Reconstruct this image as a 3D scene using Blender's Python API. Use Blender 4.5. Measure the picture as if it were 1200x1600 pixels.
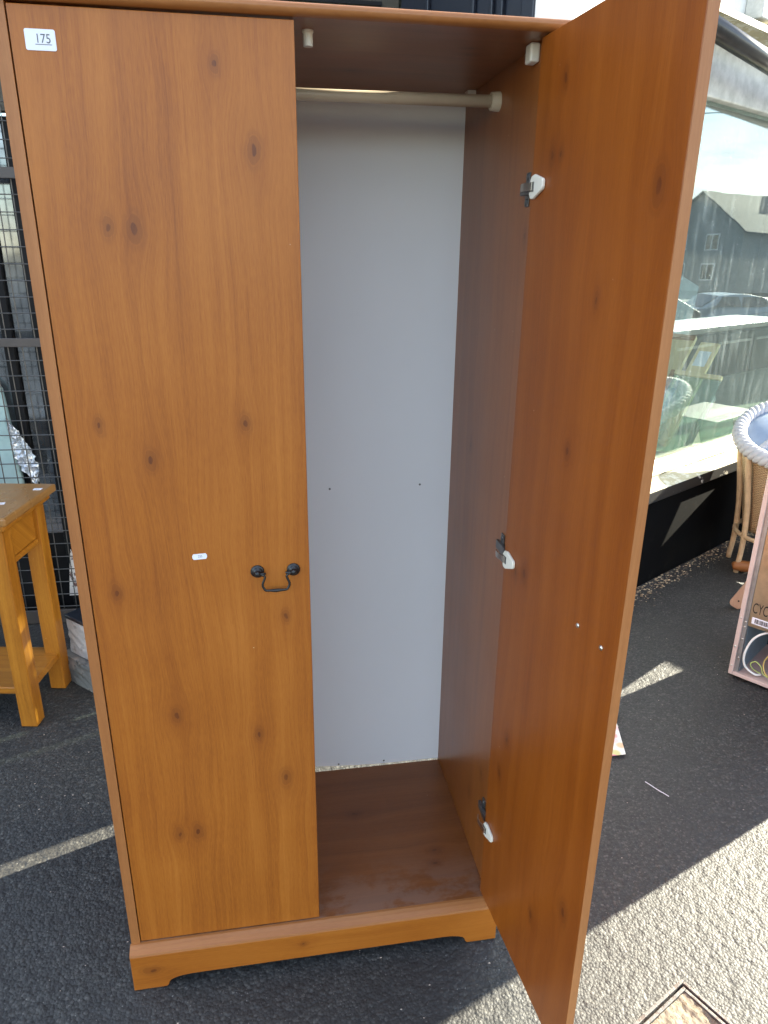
import bpy, bmesh, math, random
import numpy as np
from mathutils import Vector, Matrix

R = math.radians
scene = bpy.context.scene
for o in list(bpy.data.objects):
    bpy.data.objects.remove(o)
COL = scene.collection

# ------------------------------------------------------------------ camera
CAM_POS = Vector((0.3334, -1.1765, 1.4879))
YAW, PITCH, ROLL = 0.1672, 0.3484, 0.0102
fw = Vector((math.sin(YAW) * math.cos(PITCH), math.cos(YAW) * math.cos(PITCH), -math.sin(PITCH)))
r0 = Vector((math.cos(YAW), -math.sin(YAW), 0))
u0 = r0.cross(fw)
rt = r0 * math.cos(ROLL) + u0 * math.sin(ROLL)
up = u0 * math.cos(ROLL) - r0 * math.sin(ROLL)
cam_data = bpy.data.cameras.new('camera')
cam = bpy.data.objects.new('camera', cam_data)
COL.objects.link(cam)
m = Matrix((rt, up, -fw)).transposed().to_4x4()
m.translation = CAM_POS
cam.matrix_world = m
cam_data.sensor_fit = 'VERTICAL'
cam_data.sensor_height = 24.0
cam_data.lens = 1115.16 / 1600 * 24.0
cam_data.clip_start = 0.02
cam_data.clip_end = 2000
scene.camera = cam

# ------------------------------------------------------------------ sky, sun, exposure
SUN_AZ, SUN_EL = R(68.5), R(22.5)
SKY_STRENGTH, SUN_STRENGTH, EXPOSURE = 0.055, 3.2, 3.6
world = bpy.data.worlds.new('World')
scene.world = world
world.use_nodes = True
wn = world.node_tree
for n in list(wn.nodes):
    wn.nodes.remove(n)


def wnode(t, **k):
    n = wn.nodes.new(t)
    for a, v in k.items():
        setattr(n, a, v)
    return n


w_out = wnode('ShaderNodeOutputWorld')
w_bg = wnode('ShaderNodeBackground')
w_sky = wnode('ShaderNodeTexSky', sky_type='NISHITA')
w_sky.sun_disc = False
w_sky.sun_elevation = SUN_EL
w_sky.sun_rotation = SUN_AZ
w_sky.air_density = 1.0
w_sky.dust_density = 0.15
w_sky.ozone_density = 1.0
w_geo = wnode('ShaderNodeTexCoord')
w_sep = wnode('ShaderNodeSeparateXYZ')
w_add = wnode('ShaderNodeMath', operation='ADD')
w_add.inputs[1].default_value = 0.16
w_mx = wnode('ShaderNodeMath', operation='MAXIMUM')
w_mx.inputs[1].default_value = 0.05
w_dx = wnode('ShaderNodeMath', operation='DIVIDE')
w_dy = wnode('ShaderNodeMath', operation='DIVIDE')
w_cmb = wnode('ShaderNodeCombineXYZ')
w_noise = wnode('ShaderNodeTexNoise')
w_noise.inputs['Scale'].default_value = 1.9
w_noise.inputs['Detail'].default_value = 9
w_noise.inputs['Roughness'].default_value = 0.56
w_ramp = wnode('ShaderNodeValToRGB')
w_ramp.color_ramp.elements[0].position = 0.47
w_ramp.color_ramp.elements[0].color = (0, 0, 0, 1)
w_ramp.color_ramp.elements[1].position = 0.62
w_ramp.color_ramp.elements[1].color = (0.85, 0.85, 0.85, 1)
w_mix = wnode('ShaderNodeMix', data_type='RGBA')
w_mix.inputs[7].default_value = (6.0, 6.1, 6.3, 1)
L = wn.links
L.new(w_geo.outputs['Generated'], w_sep.inputs[0])
L.new(w_sep.outputs['Z'], w_add.inputs[0])
L.new(w_add.outputs[0], w_mx.inputs[0])
L.new(w_sep.outputs['X'], w_dx.inputs[0])
L.new(w_mx.outputs[0], w_dx.inputs[1])
L.new(w_sep.outputs['Y'], w_dy.inputs[0])
L.new(w_mx.outputs[0], w_dy.inputs[1])
L.new(w_dx.outputs[0], w_cmb.inputs[0])
L.new(w_dy.outputs[0], w_cmb.inputs[1])
L.new(w_cmb.outputs[0], w_noise.inputs['Vector'])
L.new(w_noise.outputs[0], w_ramp.inputs[0])
L.new(w_ramp.outputs[0], w_mix.inputs[0])
L.new(w_sky.outputs[0], w_mix.inputs[6])
L.new(w_mix.outputs[2], w_bg.inputs[0])
w_bg.inputs[1].default_value = SKY_STRENGTH
L.new(w_bg.outputs[0], w_out.inputs[0])

sun_data = bpy.data.lights.new('sun', 'SUN')
sun_data.energy = SUN_STRENGTH
sun_data.angle = R(0.53)
sun_data.color = (1.0, 0.93, 0.74)
sun = bpy.data.objects.new('sun', sun_data)
COL.objects.link(sun)
sdir = Vector((math.sin(SUN_AZ) * math.cos(SUN_EL), math.cos(SUN_AZ) * math.cos(SUN_EL), math.sin(SUN_EL)))
sun.rotation_euler = sdir.to_track_quat('Z', 'Y').to_euler()
sun.location = sdir * 30

scene.view_settings.view_transform = 'Standard'
scene.view_settings.look = 'None'
scene.view_settings.exposure = EXPOSURE
scene.view_settings.gamma = 1.0
scene.view_settings.use_curve_mapping = False
scene.render.engine = 'CYCLES'
scene.cycles.use_denoising = True
scene.cycles.max_bounces = 10
scene.cycles.transparent_max_bounces = 12
scene.cycles.sample_clamp_indirect = 6.0

# ------------------------------------------------------------------ mesh helpers


def tag(o, label=None, cat=None, group=None, kind=None):
    if label: o['label'] = label
    if cat: o['category'] = cat
    if group: o['group'] = group
    if kind: o['kind'] = kind
    return o


def empty(name, loc=(0, 0, 0), rz=0.0, label=None, cat=None, group=None):
    o = bpy.data.objects.new(name, None)
    o.empty_display_size = 0.1
    COL.objects.link(o)
    o.location = loc
    o.rotation_euler = (0, 0, rz)
    return tag(o, label, cat, group)


def link_mesh(name, me, mat, parent=None, smooth=False, bevel=0.0, loc=None, rot=None, seg=2):
    if mat is not None and not me.materials:
        me.materials.append(mat)
    if smooth:
        for p in me.polygons:
            p.use_smooth = True
    o = bpy.data.objects.new(name, me)
    COL.objects.link(o)
    if parent is not None:
        o.parent = parent
    if loc is not None: o.location = loc
    if rot is not None: o.rotation_euler = rot
    if bevel > 0:
        b = o.modifiers.new('bevel', 'BEVEL')
        b.width = bevel
        b.segments = seg
        b.limit_method = 'ANGLE'
        b.angle_limit = R(40)
        b.harden_normals = False
    return o


class MB:
    def __init__(s):
        s.v = []; s.f = []

    def add(s, vs, fs):
        k = len(s.v)
        s.v += [tuple(v) for v in vs]
        s.f += [tuple(i + k for i in f) for f in fs]
        return s

    def box(s, lo, hi, M=None):
        x0, y0, z0 = lo; x1, y1, z1 = hi
        vs = [(x0, y0, z0), (x1, y0, z0), (x1, y1, z0), (x0, y1, z0), (x0, y0, z1), (x1, y0, z1), (x1, y1, z1), (x0, y1, z1)]
        if M is not None: vs = [tuple(M @ Vector(v)) for v in vs]
        return s.add(vs, [(0, 3, 2, 1), (4, 5, 6, 7), (0, 1, 5, 4), (1, 2, 6, 5), (2, 3, 7, 6), (3, 0, 4, 7)])

    def prism(s, poly, a, b, M=None):
        """polygon in (x, z) extruded along y from a to b"""
        n = len(poly)
        vs = [(p[0], a, p[1]) for p in poly] + [(p[0], b, p[1]) for p in poly]
        if M is not None: vs = [tuple(M @ Vector(v)) for v in vs]
        fs = [tuple(range(n)), tuple(range(2 * n - 1, n - 1, -1))]
        for i in range(n):
            j = (i + 1) % n
            fs.append((i, i + n, j + n, j))
        return s.add(vs, fs)

    def tube(s, pts, rad, seg=10, closed=False):
        pts = [Vector(p) for p in pts]
        n = len(pts)
        if not hasattr(rad, '__len__'): rad = [rad] * n
        ref = Vector((0, 0, 1))
        rings = []
        prev = None
        for i in range(n):
            if closed: t = pts[(i + 1) % n] - pts[i - 1]
            else: t = pts[min(i + 1, n - 1)] - pts[max(i - 1, 0)]
            t.normalize()
            if prev is None:
                a = t.cross(ref)
                if a.length < 0.05: a = t.cross(Vector((1, 0, 0)))
            else:
                a = prev - t * prev.dot(t)
            a.normalize(); prev = a
            b = t.cross(a)
            rings.append([pts[i] + (a * math.cos(2 * math.pi * k / seg) + b * math.sin(2 * math.pi * k / seg)) * rad[i] for k in range(seg)])
        vs = [v for r in rings for v in r]
        fs = []
        for i in range(n if closed else n - 1):
            j = (i + 1) % n
            for k in range(seg):
                l = (k + 1) % seg
                fs.append((i * seg + k, i * seg + l, j * seg + l, j * seg + k))
        if not closed:
            fs.append(tuple(range(seg - 1, -1, -1)))
            fs.append(tuple((n - 1) * seg + k for k in range(seg)))
        return s.add(vs, fs)

    def lathe(s, prof, seg=24, M=None):
        """profile (r, h) turned about z"""
        vs = []
        for r, h in prof:
            for k in range(seg):
                a = 2 * math.pi * k / seg
                vs.append((r * math.cos(a), r * math.sin(a), h))
        if M is not None: vs = [tuple(M @ Vector(v)) for v in vs]
        n = len(prof)
        fs = []
        for i in range(n - 1):
            for k in range(seg):
                l = (k + 1) % seg
                fs.append((i * seg + k, i * seg + l, (i + 1) * seg + l, (i + 1) * seg + k))
        fs.append(tuple(range(seg - 1, -1, -1)))
        fs.append(tuple((n - 1) * seg + k for k in range(seg)))
        return s.add(vs, fs)

    def mesh(s, name):
        me = bpy.data.meshes.new(name)
        me.from_pydata(s.v, [], s.f)
        bm = bmesh.new(); bm.from_mesh(me)
        bmesh.ops.recalc_face_normals(bm, faces=bm.faces)
        bm.to_mesh(me); bm.free()
        me.update()
        return me

    def build(s, name, mat, parent=None, **k):
        return link_mesh(name, s.mesh(name), mat, parent, **k)


def box(name, lo, hi, mat, parent=None, **k):
    return MB().box(lo, hi).build(name, mat, parent, **k)


def text_obj(name, string, size, mat, parent, loc, rot, sx=1.0):
    cu = bpy.data.curves.new(name, 'FONT')
    cu.body = string
    cu.size = size
    cu.align_x = 'CENTER'; cu.align_y = 'CENTER'
    tmp = bpy.data.objects.new('tmp_text', cu)
    COL.objects.link(tmp)
    dg = bpy.context.evaluated_depsgraph_get()
    me = bpy.data.meshes.new_from_object(tmp.evaluated_get(dg))
    bpy.data.objects.remove(tmp)
    me.materials.clear()
    o = link_mesh(name, me, mat, parent, loc=loc, rot=rot)
    o.scale = (sx, 1, 1)
    return o

# ------------------------------------------------------------------ material helpers


class NT:
    def __init__(s, name):
        s.mat = bpy.data.materials.new(name)
        s.mat.use_nodes = True
        s.t = s.mat.node_tree
        for n in list(s.t.nodes): s.t.nodes.remove(n)
        s.out = s.t.nodes.new('ShaderNodeOutputMaterial')

    def n(s, typ, **k):
        n = s.t.nodes.new(typ)
        for a, v in k.items(): setattr(n, a, v)
        return n

    def put(s, sock, v):
        if isinstance(v, bpy.types.NodeSocket): s.t.links.new(v, sock)
        else: sock.default_value = v

    def math(s, op, a, b=None, c=None, clamp=False):
        n = s.n('ShaderNodeMath', operation=op, use_clamp=clamp)
        s.put(n.inputs[0], a)
        if b is not None: s.put(n.inputs[1], b)
        if c is not None: s.put(n.inputs[2], c)
        return n.outputs[0]

    def coords(s):
        tc = s.n('ShaderNodeTexCoord')
        sp = s.n('ShaderNodeSeparateXYZ')
        s.t.links.new(tc.outputs['Object'], sp.inputs[0])
        return tc.outputs['Object'], sp.outputs[0], sp.outputs[1], sp.outputs[2]

    def vec(s, x, y, z=0.0):
        n = s.n('ShaderNodeCombineXYZ')
        s.put(n.inputs[0], x); s.put(n.inputs[1], y); s.put(n.inputs[2], z)
        return n.outputs[0]

    def noise(s, v, scale=1.0, detail=3.0, rough=0.5, dist=0.0, color=False):
        n = s.n('ShaderNodeTexNoise')
        if v is not None: s.put(n.inputs['Vector'], v)
        n.inputs['Scale'].default_value = scale
        n.inputs['Detail'].default_value = detail
        n.inputs['Roughness'].default_value = rough
        n.inputs['Distortion'].default_value = dist
        return n.outputs[1 if color else 0]

    def voronoi(s, v, scale, feature='F1', out='Distance', rnd=1.0):
        n = s.n('ShaderNodeTexVoronoi', feature=feature)
        if v is not None: s.put(n.inputs['Vector'], v)
        n.inputs['Scale'].default_value = scale
        n.inputs['Randomness'].default_value = rnd
        return n.outputs[out]

    def ramp(s, fac, stops):
        n = s.n('ShaderNodeValToRGB')
        s.put(n.inputs[0], fac)
        els = n.color_ramp.elements
        while len(els) > len(stops): els.remove(els[-1])
        while len(els) < len(stops): els.new(0.5)
        for e, (p, c) in zip(els, stops):
            e.position = p
            e.color = (c, c, c, 1) if not hasattr(c, '__len__') else (*c, 1)
        return n.outputs[0]

    def mapr(s, v, a, b, c=0.0, d=1.0, smooth=True):
        n = s.n('ShaderNodeMapRange')
        n.interpolation_type = 'SMOOTHSTEP' if smooth else 'LINEAR'
        s.put(n.inputs[0], v)
        for i, q in enumerate((a, b, c, d)): n.inputs[i + 1].default_value = q
        return n.outputs[0]

    def mix(s, f, a, b, blend='MIX'):
        n = s.n('ShaderNodeMix', data_type='RGBA', blend_type=blend)
        s.put(n.inputs[0], f)
        for sock, v in ((n.inputs[6], a), (n.inputs[7], b)):
            s.put(sock, (*v, 1) if isinstance(v, tuple) and len(v) == 3 else v)
        return n.outputs[2]

    def bump(s, h, strength=0.3, dist=0.001):
        n = s.n('ShaderNodeBump')
        n.inputs['Strength'].default_value = strength
        n.inputs['Distance'].default_value = dist
        s.put(n.inputs['Height'], h)
        return n.outputs[0]

    def bsdf(s, color, rough=0.5, metal=0.0, normal=None, spec=0.5, coat=0.0, coat_rough=0.1):
        b = s.n('ShaderNodeBsdfPrincipled')
        s.put(b.inputs['Base Color'], (*color, 1) if isinstance(color, tuple) and len(color) == 3 else color)
        s.put(b.inputs['Roughness'], rough)
        s.put(b.inputs['Metallic'], metal)
        b.inputs['Specular IOR Level'].default_value = spec
        b.inputs['Coat Weight'].default_value = coat
        b.inputs['Coat Roughness'].default_value = coat_rough
        if normal is not None: s.put(b.inputs['Normal'], normal)
        return b.outputs[0]

    def done(s, shader):
        s.t.links.new(shader, s.out.inputs[0])
        return s.mat


def wood(name, across, along, cols, knots=(), rough=0.4, seed=0.0, bump=0.25, contrast=1.0, coat=0.0, knot_col=(0.078, 0.017, 0.0045), spec=0.4, rings=26.0, dust=False):
    """foil-printed pine: grain runs along `along`; knots are (across, along, radius)"""
    t = NT(name)
    _, x, y, z = t.coords()
    ax = {'X': x, 'Y': y, 'Z': z}
    a = ax[across[0]]
    if len(across) > 1:
        a = t.math('ADD', a, ax[across[1]])
    l = ax[along]
    warp = t.noise(t.vec(t.math('MULTIPLY', a, 5.0), t.math('MULTIPLY', l, 1.1), seed), 1.0, 3, 0.5)
    a2 = t.math('ADD', a, t.math('MULTIPLY', t.math('SUBTRACT', warp, 0.5), 0.09))
    wob = t.noise(t.vec(t.math('MULTIPLY', a, 60.0), t.math('MULTIPLY', l, 35.0), seed + 2.0), 1.0, 2, 0.5)
    kp = t.vec(t.math('ADD', a, t.math('MULTIPLY', t.math('SUBTRACT', wob, 0.5), 0.010)), t.math('ADD', t.math('MULTIPLY', l, 0.55), t.math('MULTIPLY', t.math('SUBTRACT', wob, 0.5), -0.008)), 0.0)
    core = None; halo = None
    for ka, kl, kr in knots:
        dn = t.n('ShaderNodeVectorMath', operation='DISTANCE')
        t.put(dn.inputs[0], kp)
        dn.inputs[1].default_value = (ka, kl * 0.55, 0)
        d = dn.outputs['Value']
        d2 = t.math('MULTIPLY', d, d)
        w = t.math('EXPONENT', t.math('MULTIPLY', d2, -1.0 / (2.6 * kr) ** 2))
        dx = t.math('SUBTRACT', a, ka)
        a2 = t.math('SUBTRACT', a2, t.math('MULTIPLY', t.math('MULTIPLY', dx, w), 0.8))
        c = t.mapr(d, kr * 0.28, kr * 0.46, 1.0, 0.0)
        c = t.math('MAXIMUM', c, t.mapr(d, kr * 0.82, kr * 0.98, 0.40, 0.0))
        ring = t.mapr(d, kr * 0.85, kr * 1.05, 0.0, 1.0)
        ring = t.math('MULTIPLY', ring, t.mapr(d, kr * 1.1, kr * 1.5, 0.20, 0.0))
        c = t.math('MAXIMUM', c, ring)
        h = t.math('MULTIPLY', w, 1.0)
        core = c if core is None else t.math('MAXIMUM', core, c)
        halo = h if halo is None else t.math('MAXIMUM', halo, h)
    # growth rings: broad cathedral bands and the fine pin lines between them
    g1 = t.noise(t.vec(t.math('MULTIPLY', a2, rings), t.math('MULTIPLY', l, 0.55), seed + 3.1), 1.0, 2, 0.5)
    g2 = t.noise(t.vec(t.math('MULTIPLY', a2, 300.0), t.math('MULTIPLY', l, 4.0), seed + 7.7), 1.0, 4, 0.7)
    g3 = t.noise(t.vec(t.math('MULTIPLY', a2, 90.0), t.math('MULTIPLY', l, 1.6), seed + 1.7), 1.0, 3, 0.55)
    pores = t.noise(t.vec(t.math('MULTIPLY', a, 900.0), t.math('MULTIPLY', l, 60.0), seed), 1.0, 2, 0.5)
    blot = t.noise(t.vec(t.math('MULTIPLY', a, 6.0), t.math('MULTIPLY', l, 4.0), seed + 11.0), 1.0, 3, 0.6)
    f = t.math('ADD', t.math('MULTIPLY', g1, 0.44), t.math('MULTIPLY', g2, 0.38))
    f = t.math('ADD', f, t.math('MULTIPLY', g3, 0.18))
    f = t.math('ADD', f, t.math('MULTIPLY', t.math('SUBTRACT', pores, 0.5), 0.30))
    f = t.math('ADD', f, t.math('MULTIPLY', t.math('SUBTRACT', blot, 0.5), 0.28))
    f = t.math('ADD', t.math('MULTIPLY', t.math('SUBTRACT', f, 0.5), contrast), 0.5)
    col = t.ramp(f, [(0.30, cols[0]), (0.50, cols[1]), (0.70, cols[2])])
    if core is not None:
        hr = t.math('MULTIPLY', halo, t.math('ADD', 0.05, t.math('MULTIPLY', g3, 0.36)))
        col = t.mix(hr, col, tuple(k_ * c for c, k_ in zip(cols[0], (0.80, 0.68, 0.62))))
        kc = t.math('MULTIPLY', core, t.math('ADD', 0.28, t.math('MULTIPLY', g2, 0.9)), clamp=True)
        col = t.mix(kc, col, knot_col)
    # tiny pale chips in the foil
    vd = t.voronoi(t.vec(t.math('MULTIPLY', a, 1.0), t.math('MULTIPLY', l, 0.7), seed), 17.0)
    chip = t.mapr(vd, 0.010, 0.018, 0.7, 0.0)
    col = t.mix(chip, col, (0.62, 0.50, 0.36))
    if dust:
        dn_ = t.noise(t.vec(t.math('MULTIPLY', x, 9.0), t.math('MULTIPLY', y, 14.0), 2.0), 1.0, 6, 0.65)
        dm = t.math('MULTIPLY', t.mapr(dn_, 0.40, 0.56), t.mapr(y, 0.01, 0.17, 0.26, 0.02))
        col = t.mix(dm, col, (0.30, 0.24, 0.21))
    nb = t.bump(t.math('ADD', t.math('MULTIPLY', g2, 0.6), t.math('MULTIPLY', pores, 0.4)), bump, 0.0006)
    rg = t.math('ADD', rough - 0.06, t.math('MULTIPLY', t.noise(t.vec(t.math('MULTIPLY', a, 9.0), t.math('MULTIPLY', l, 5.0), seed + 5.0), 1.0, 4, 0.6), 0.12))
    return t.done(t.bsdf(col, rg, 0.0, nb, spec=spec, coat=coat))


def plain(name, color, rough=0.5, metal=0.0, var=0.15, vscale=18.0, bump=0.1, bscale=120.0, spec=0.5):
    t = NT(name)
    o, x, y, z = t.coords()
    nz = t.noise(o, vscale, 5, 0.6)
    c0 = tuple(c * (1 - var) for c in color); c1 = tuple(min(1, c * (1 + var)) for c in color)
    col = t.ramp(nz, [(0.3, c0), (0.7, c1)])
    nb = t.bump(t.noise(o, bscale, 3, 0.6), bump, 0.001)
    rg = t.math('ADD', rough - 0.05, t.math('MULTIPLY', nz, 0.1))
    return t.done(t.bsdf(col, rg, metal, nb, spec=spec))


def flaking(name, base, under, rough=0.6, scale=9.0, lo=0.52, hi=0.56, bump=0.6, third=None, spec=0.5):
    """old paint: base coat with chipped patches that show what is under it"""
    t = NT(name)
    o, x, y, z = t.coords()
    n1 = t.noise(o, scale, 8, 0.65)
    msk = t.mapr(n1, lo, hi)
    grime = t.noise(o, scale * 0.5, 5, 0.6)
    c = t.ramp(grime, [(0.3, tuple(0.75 * v for v in base)), (0.7, base)])
    c = t.mix(msk, c, under)
    if third is not None:
        c = t.mix(t.mapr(t.noise(o, scale * 2.3, 6, 0.6), 0.6, 0.65), c, third)
    h = t.math('ADD', t.math('MULTIPLY', msk, -0.6), t.math('MULTIPLY', t.noise(o, 90, 4, 0.6), 0.4))
    return t.done(t.bsdf(c, rough, 0.0, t.bump(h, bump, 0.0015), spec=spec))



def two_sided(t, ior):
    """the same reflectance on a pane's front and back face"""
    g = t.n('ShaderNodeNewGeometry')
    return t.math('SUBTRACT', ior, t.math('MULTIPLY', g.outputs['Backfacing'], ior - 1.0 / ior))

# ------------------------------------------------------------------ materials


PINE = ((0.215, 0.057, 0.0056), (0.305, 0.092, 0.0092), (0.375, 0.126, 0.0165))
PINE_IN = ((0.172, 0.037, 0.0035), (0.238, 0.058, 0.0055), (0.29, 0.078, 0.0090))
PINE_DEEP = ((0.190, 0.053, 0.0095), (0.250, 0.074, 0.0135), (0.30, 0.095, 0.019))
PINE_EDGE = ((0.24, 0.085, 0.023), (0.30, 0.114, 0.033), (0.36, 0.144, 0.045))
KNOTS_LEFT = [(0.117, 1.519, 0.010), (0.154, 1.517, 0.013), (0.334, 1.626, 0.012), (0.285, 1.734, 0.008), (0.143, 1.163, 0.011), (0.299, 1.221, 0.009), (0.141, 0.667, 0.011), (0.122, 0.387, 0.010), (0.159, 0.386, 0.012), (0.339, 0.498, 0.012), (0.352, 0.861, 0.008), (0.291, 0.607, 0.009), (0.069, 1.224, 0.008), (0.062, 0.928, 0.010)]
KNOTS_RIGHT = [(0.087, 1.725, 0.010), (0.065, 1.626, 0.010), (0.093, 1.624, 0.008), (0.345, 1.564, 0.015), (0.233, 1.429, 0.008), (0.196, 1.205, 0.010), (0.054, 0.938, 0.010), (0.087, 0.953, 0.013), (0.073, 0.584, 0.010), (0.051, 0.485, 0.010), (0.233, 0.299, 0.011), (0.337, 0.424, 0.014)]
M = {}
M['door'] = wood('pine_foil_door', 'X', 'Z', PINE, KNOTS_LEFT, rough=0.42, seed=1.0, contrast=1.05)
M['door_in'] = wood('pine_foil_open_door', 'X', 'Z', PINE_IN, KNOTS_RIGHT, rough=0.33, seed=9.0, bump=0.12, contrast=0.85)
M['side'] = wood('pine_foil_side', 'Y', 'Z', PINE_DEEP, [(0.064, 1.516, 0.010), (0.097, 0.372, 0.010), (0.177, 0.252, 0.010), (0.315, 1.088, 0.010)], rough=0.31, seed=4.0, bump=0.12)
M['edge'] = wood('pine_edge_band', 'XY', 'Z', PINE_EDGE, rough=0.45, seed=2.0)
M['edge_h'] = wood('pine_edge_band_level', 'YZ', 'X', PINE_EDGE, rough=0.30, seed=6.0)
M['board_h'] = wood('pine_foil_board', 'Y', 'X', PINE_DEEP, [(0.296, 0.514, 0.011), (0.147, 0.693, 0.011), (0.109, 0.684, 0.009)], rough=0.34, seed=3.0, bump=0.12)
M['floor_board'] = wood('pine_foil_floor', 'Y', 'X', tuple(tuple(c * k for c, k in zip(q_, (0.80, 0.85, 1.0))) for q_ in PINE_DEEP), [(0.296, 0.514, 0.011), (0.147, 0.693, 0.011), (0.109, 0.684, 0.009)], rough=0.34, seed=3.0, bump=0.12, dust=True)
M['plinth'] = wood('pine_foil_plinth', 'YZ', 'X', PINE, [(0.03, 0.04, 0.012), (0.045, 0.36, 0.006)], rough=0.38, seed=8.0)
t = NT('grey_hardboard')
o_, x_, y_, z_ = t.coords()
n_ = t.noise(t.vec(t.math('MULTIPLY', x_, 2.0), 0.0, t.math('MULTIPLY', z_, 1.2)), 1.0, 4, 0.55)
M['hardboard'] = t.done(t.bsdf(t.ramp(n_, [(0.3, (0.78, 0.77, 0.78)), (0.7, (0.83, 0.82, 0.83))]), 0.55, 0, t.bump(t.noise(o_, 700, 2, 0.5), 0.12, 0.0004)))
M['plastic'] = plain('white_plastic', (0.76, 0.69, 0.58), 0.4, var=0.06)
M['rail'] = plain('beige_rail', (0.56, 0.47, 0.35), 0.42, var=0.06)
M['iron'] = plain('black_iron', (0.008, 0.008, 0.009), 0.38, var=0.3, bump=0.3, bscale=300)
M['steel'] = plain('bright_steel', (0.62, 0.58, 0.52), 0.28, metal=1.0, var=0.1)
M['zinc'] = plain('grey_zinc', (0.17, 0.165, 0.16), 0.4, metal=0.8, var=0.4, vscale=60)
M['paper'] = plain('white_paper', (0.68, 0.68, 0.74), 0.6, var=0.03)
M['ink'] = plain('grey_ink', (0.09, 0.09, 0.10), 0.7, var=0.05)
M['ink_black'] = plain('black_ink', (0.015, 0.013, 0.012), 0.6, var=0.05)

# asphalt
t = NT('asphalt')
o_, x_, y_, z_ = t.coords()
v1 = t.n('ShaderNodeTexVoronoi', feature='F1'); t.put(v1.inputs['Vector'], o_); v1.inputs['Scale'].default_value = 150
sepc = t.n('ShaderNodeSeparateColor'); t.t.links.new(v1.outputs['Color'], sepc.inputs[0])
base = t.ramp(sepc.outputs[0], [(0.0, (0.022, 0.0215, 0.0215)), (0.45, (0.036, 0.0355, 0.034)), (0.80, (0.052, 0.051, 0.047)), (1.0, (0.10, 0.097, 0.087))])
gap = t.mapr(v1.outputs['Distance'], 0.35, 0.75)
base = t.mix(t.math('MULTIPLY', gap, 0.6), base, (0.016, 0.016, 0.016))
fine = t.noise(o_, 620, 3, 0.6)
base = t.mix(t.math('MULTIPLY', fine, 0.35), base, (0.030, 0.029, 0.028))
patch = t.noise(o_, 2.3, 6, 0.6)
base = t.mix(t.mapr(patch, 0.42, 0.68, 0.0, 0.5), base, (0.030, 0.0295, 0.0295))
spk = t.math('MAXIMUM', t.mapr(t.voronoi(o_, 62.0), 0.06, 0.09, 0.75, 0.0), t.mapr(t.voronoi(o_, 131.0), 0.10, 0.14, 0.5, 0.0))
base = t.mix(spk, base, (0.22, 0.21, 0.19))
h_ = t.math('SUBTRACT', t.math('MULTIPLY', fine, 0.45), t.math('MULTIPLY', v1.outputs['Distance'], 0.9))
M['asphalt'] = t.done(t.bsdf(base, 0.60, 0, t.bump(h_, 0.8, 0.0022), spec=0.42))

# shopfront
M['black_paint'] = flaking('black_wall_paint', (0.003, 0.003, 0.0034), (0.004, 0.004, 0.0038), 0.75, 5.0, 0.5, 0.7, 0.25, third=(0.006, 0.0058, 0.0055), spec=0.06)
M['black_edge'] = flaking('black_sill_paint', (0.010, 0.010, 0.011), (0.55, 0.52, 0.44), 0.45, 16.0, 0.63, 0.65, 0.6)
M['sill'] = flaking('flaking_cream_paint', (0.40, 0.35, 0.22), (0.50, 0.48, 0.40), 0.6, 14.0, 0.5, 0.56, 0.6, third=(0.30, 0.26, 0.18))
M['pale_panel'] = flaking('pale_green_wall', (0.50, 0.55, 0.50), (0.62, 0.62, 0.56), 0.6, 12.0)
M['render'] = plain('white_render', (0.74, 0.74, 0.72), 0.85, var=0.10, vscale=30, bump=1.0, bscale=55)
M['blue_paint'] = flaking('dark_blue_paint', (0.009, 0.012, 0.021), (0.25, 0.27, 0.30), 0.4, 22.0, 0.70, 0.72, 0.5)
M['grey_wood'] = plain('grey_window_head', (0.42, 0.44, 0.43), 0.6, var=0.25, bump=0.4)
M['gutter'] = plain('black_gutter', (0.02, 0.02, 0.02), 0.3, var=0.4, vscale=25)
M['olive'] = flaking('olive_board', (0.040, 0.034, 0.022), (0.055, 0.047, 0.032), 0.7, 18.0)
M['dark_inside'] = plain('dark_interior', (0.05, 0.055, 0.055), 0.8, var=0.3, vscale=4)
M['display'] = plain('display_board', (0.42, 0.42, 0.35), 0.6, var=0.15, vscale=12)
M['stone'] = flaking('grey_stone', (0.17, 0.17, 0.165), (0.23, 0.20, 0.18), 0.85, 14.0, 0.48, 0.6, 1.0, third=(0.06, 0.06, 0.055))
M['white_block'] = flaking('white_painted_block', (0.46, 0.41, 0.38), (0.30, 0.27, 0.25), 0.75, 30.0, 0.55, 0.6, 0.8)
M['brown_steel'] = flaking('brown_grille_paint', (0.050, 0.040, 0.036), (0.40, 0.37, 0.34), 0.5, 30.0, 0.70, 0.72)
M['wire'] = plain('grey_wire', (0.09, 0.085, 0.08), 0.5, metal=0.7, var=0.3)
M['dark_door'] = plain('black_door', (0.007, 0.007, 0.008), 0.6, var=0.3, vscale=6, spec=0.15)

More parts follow.
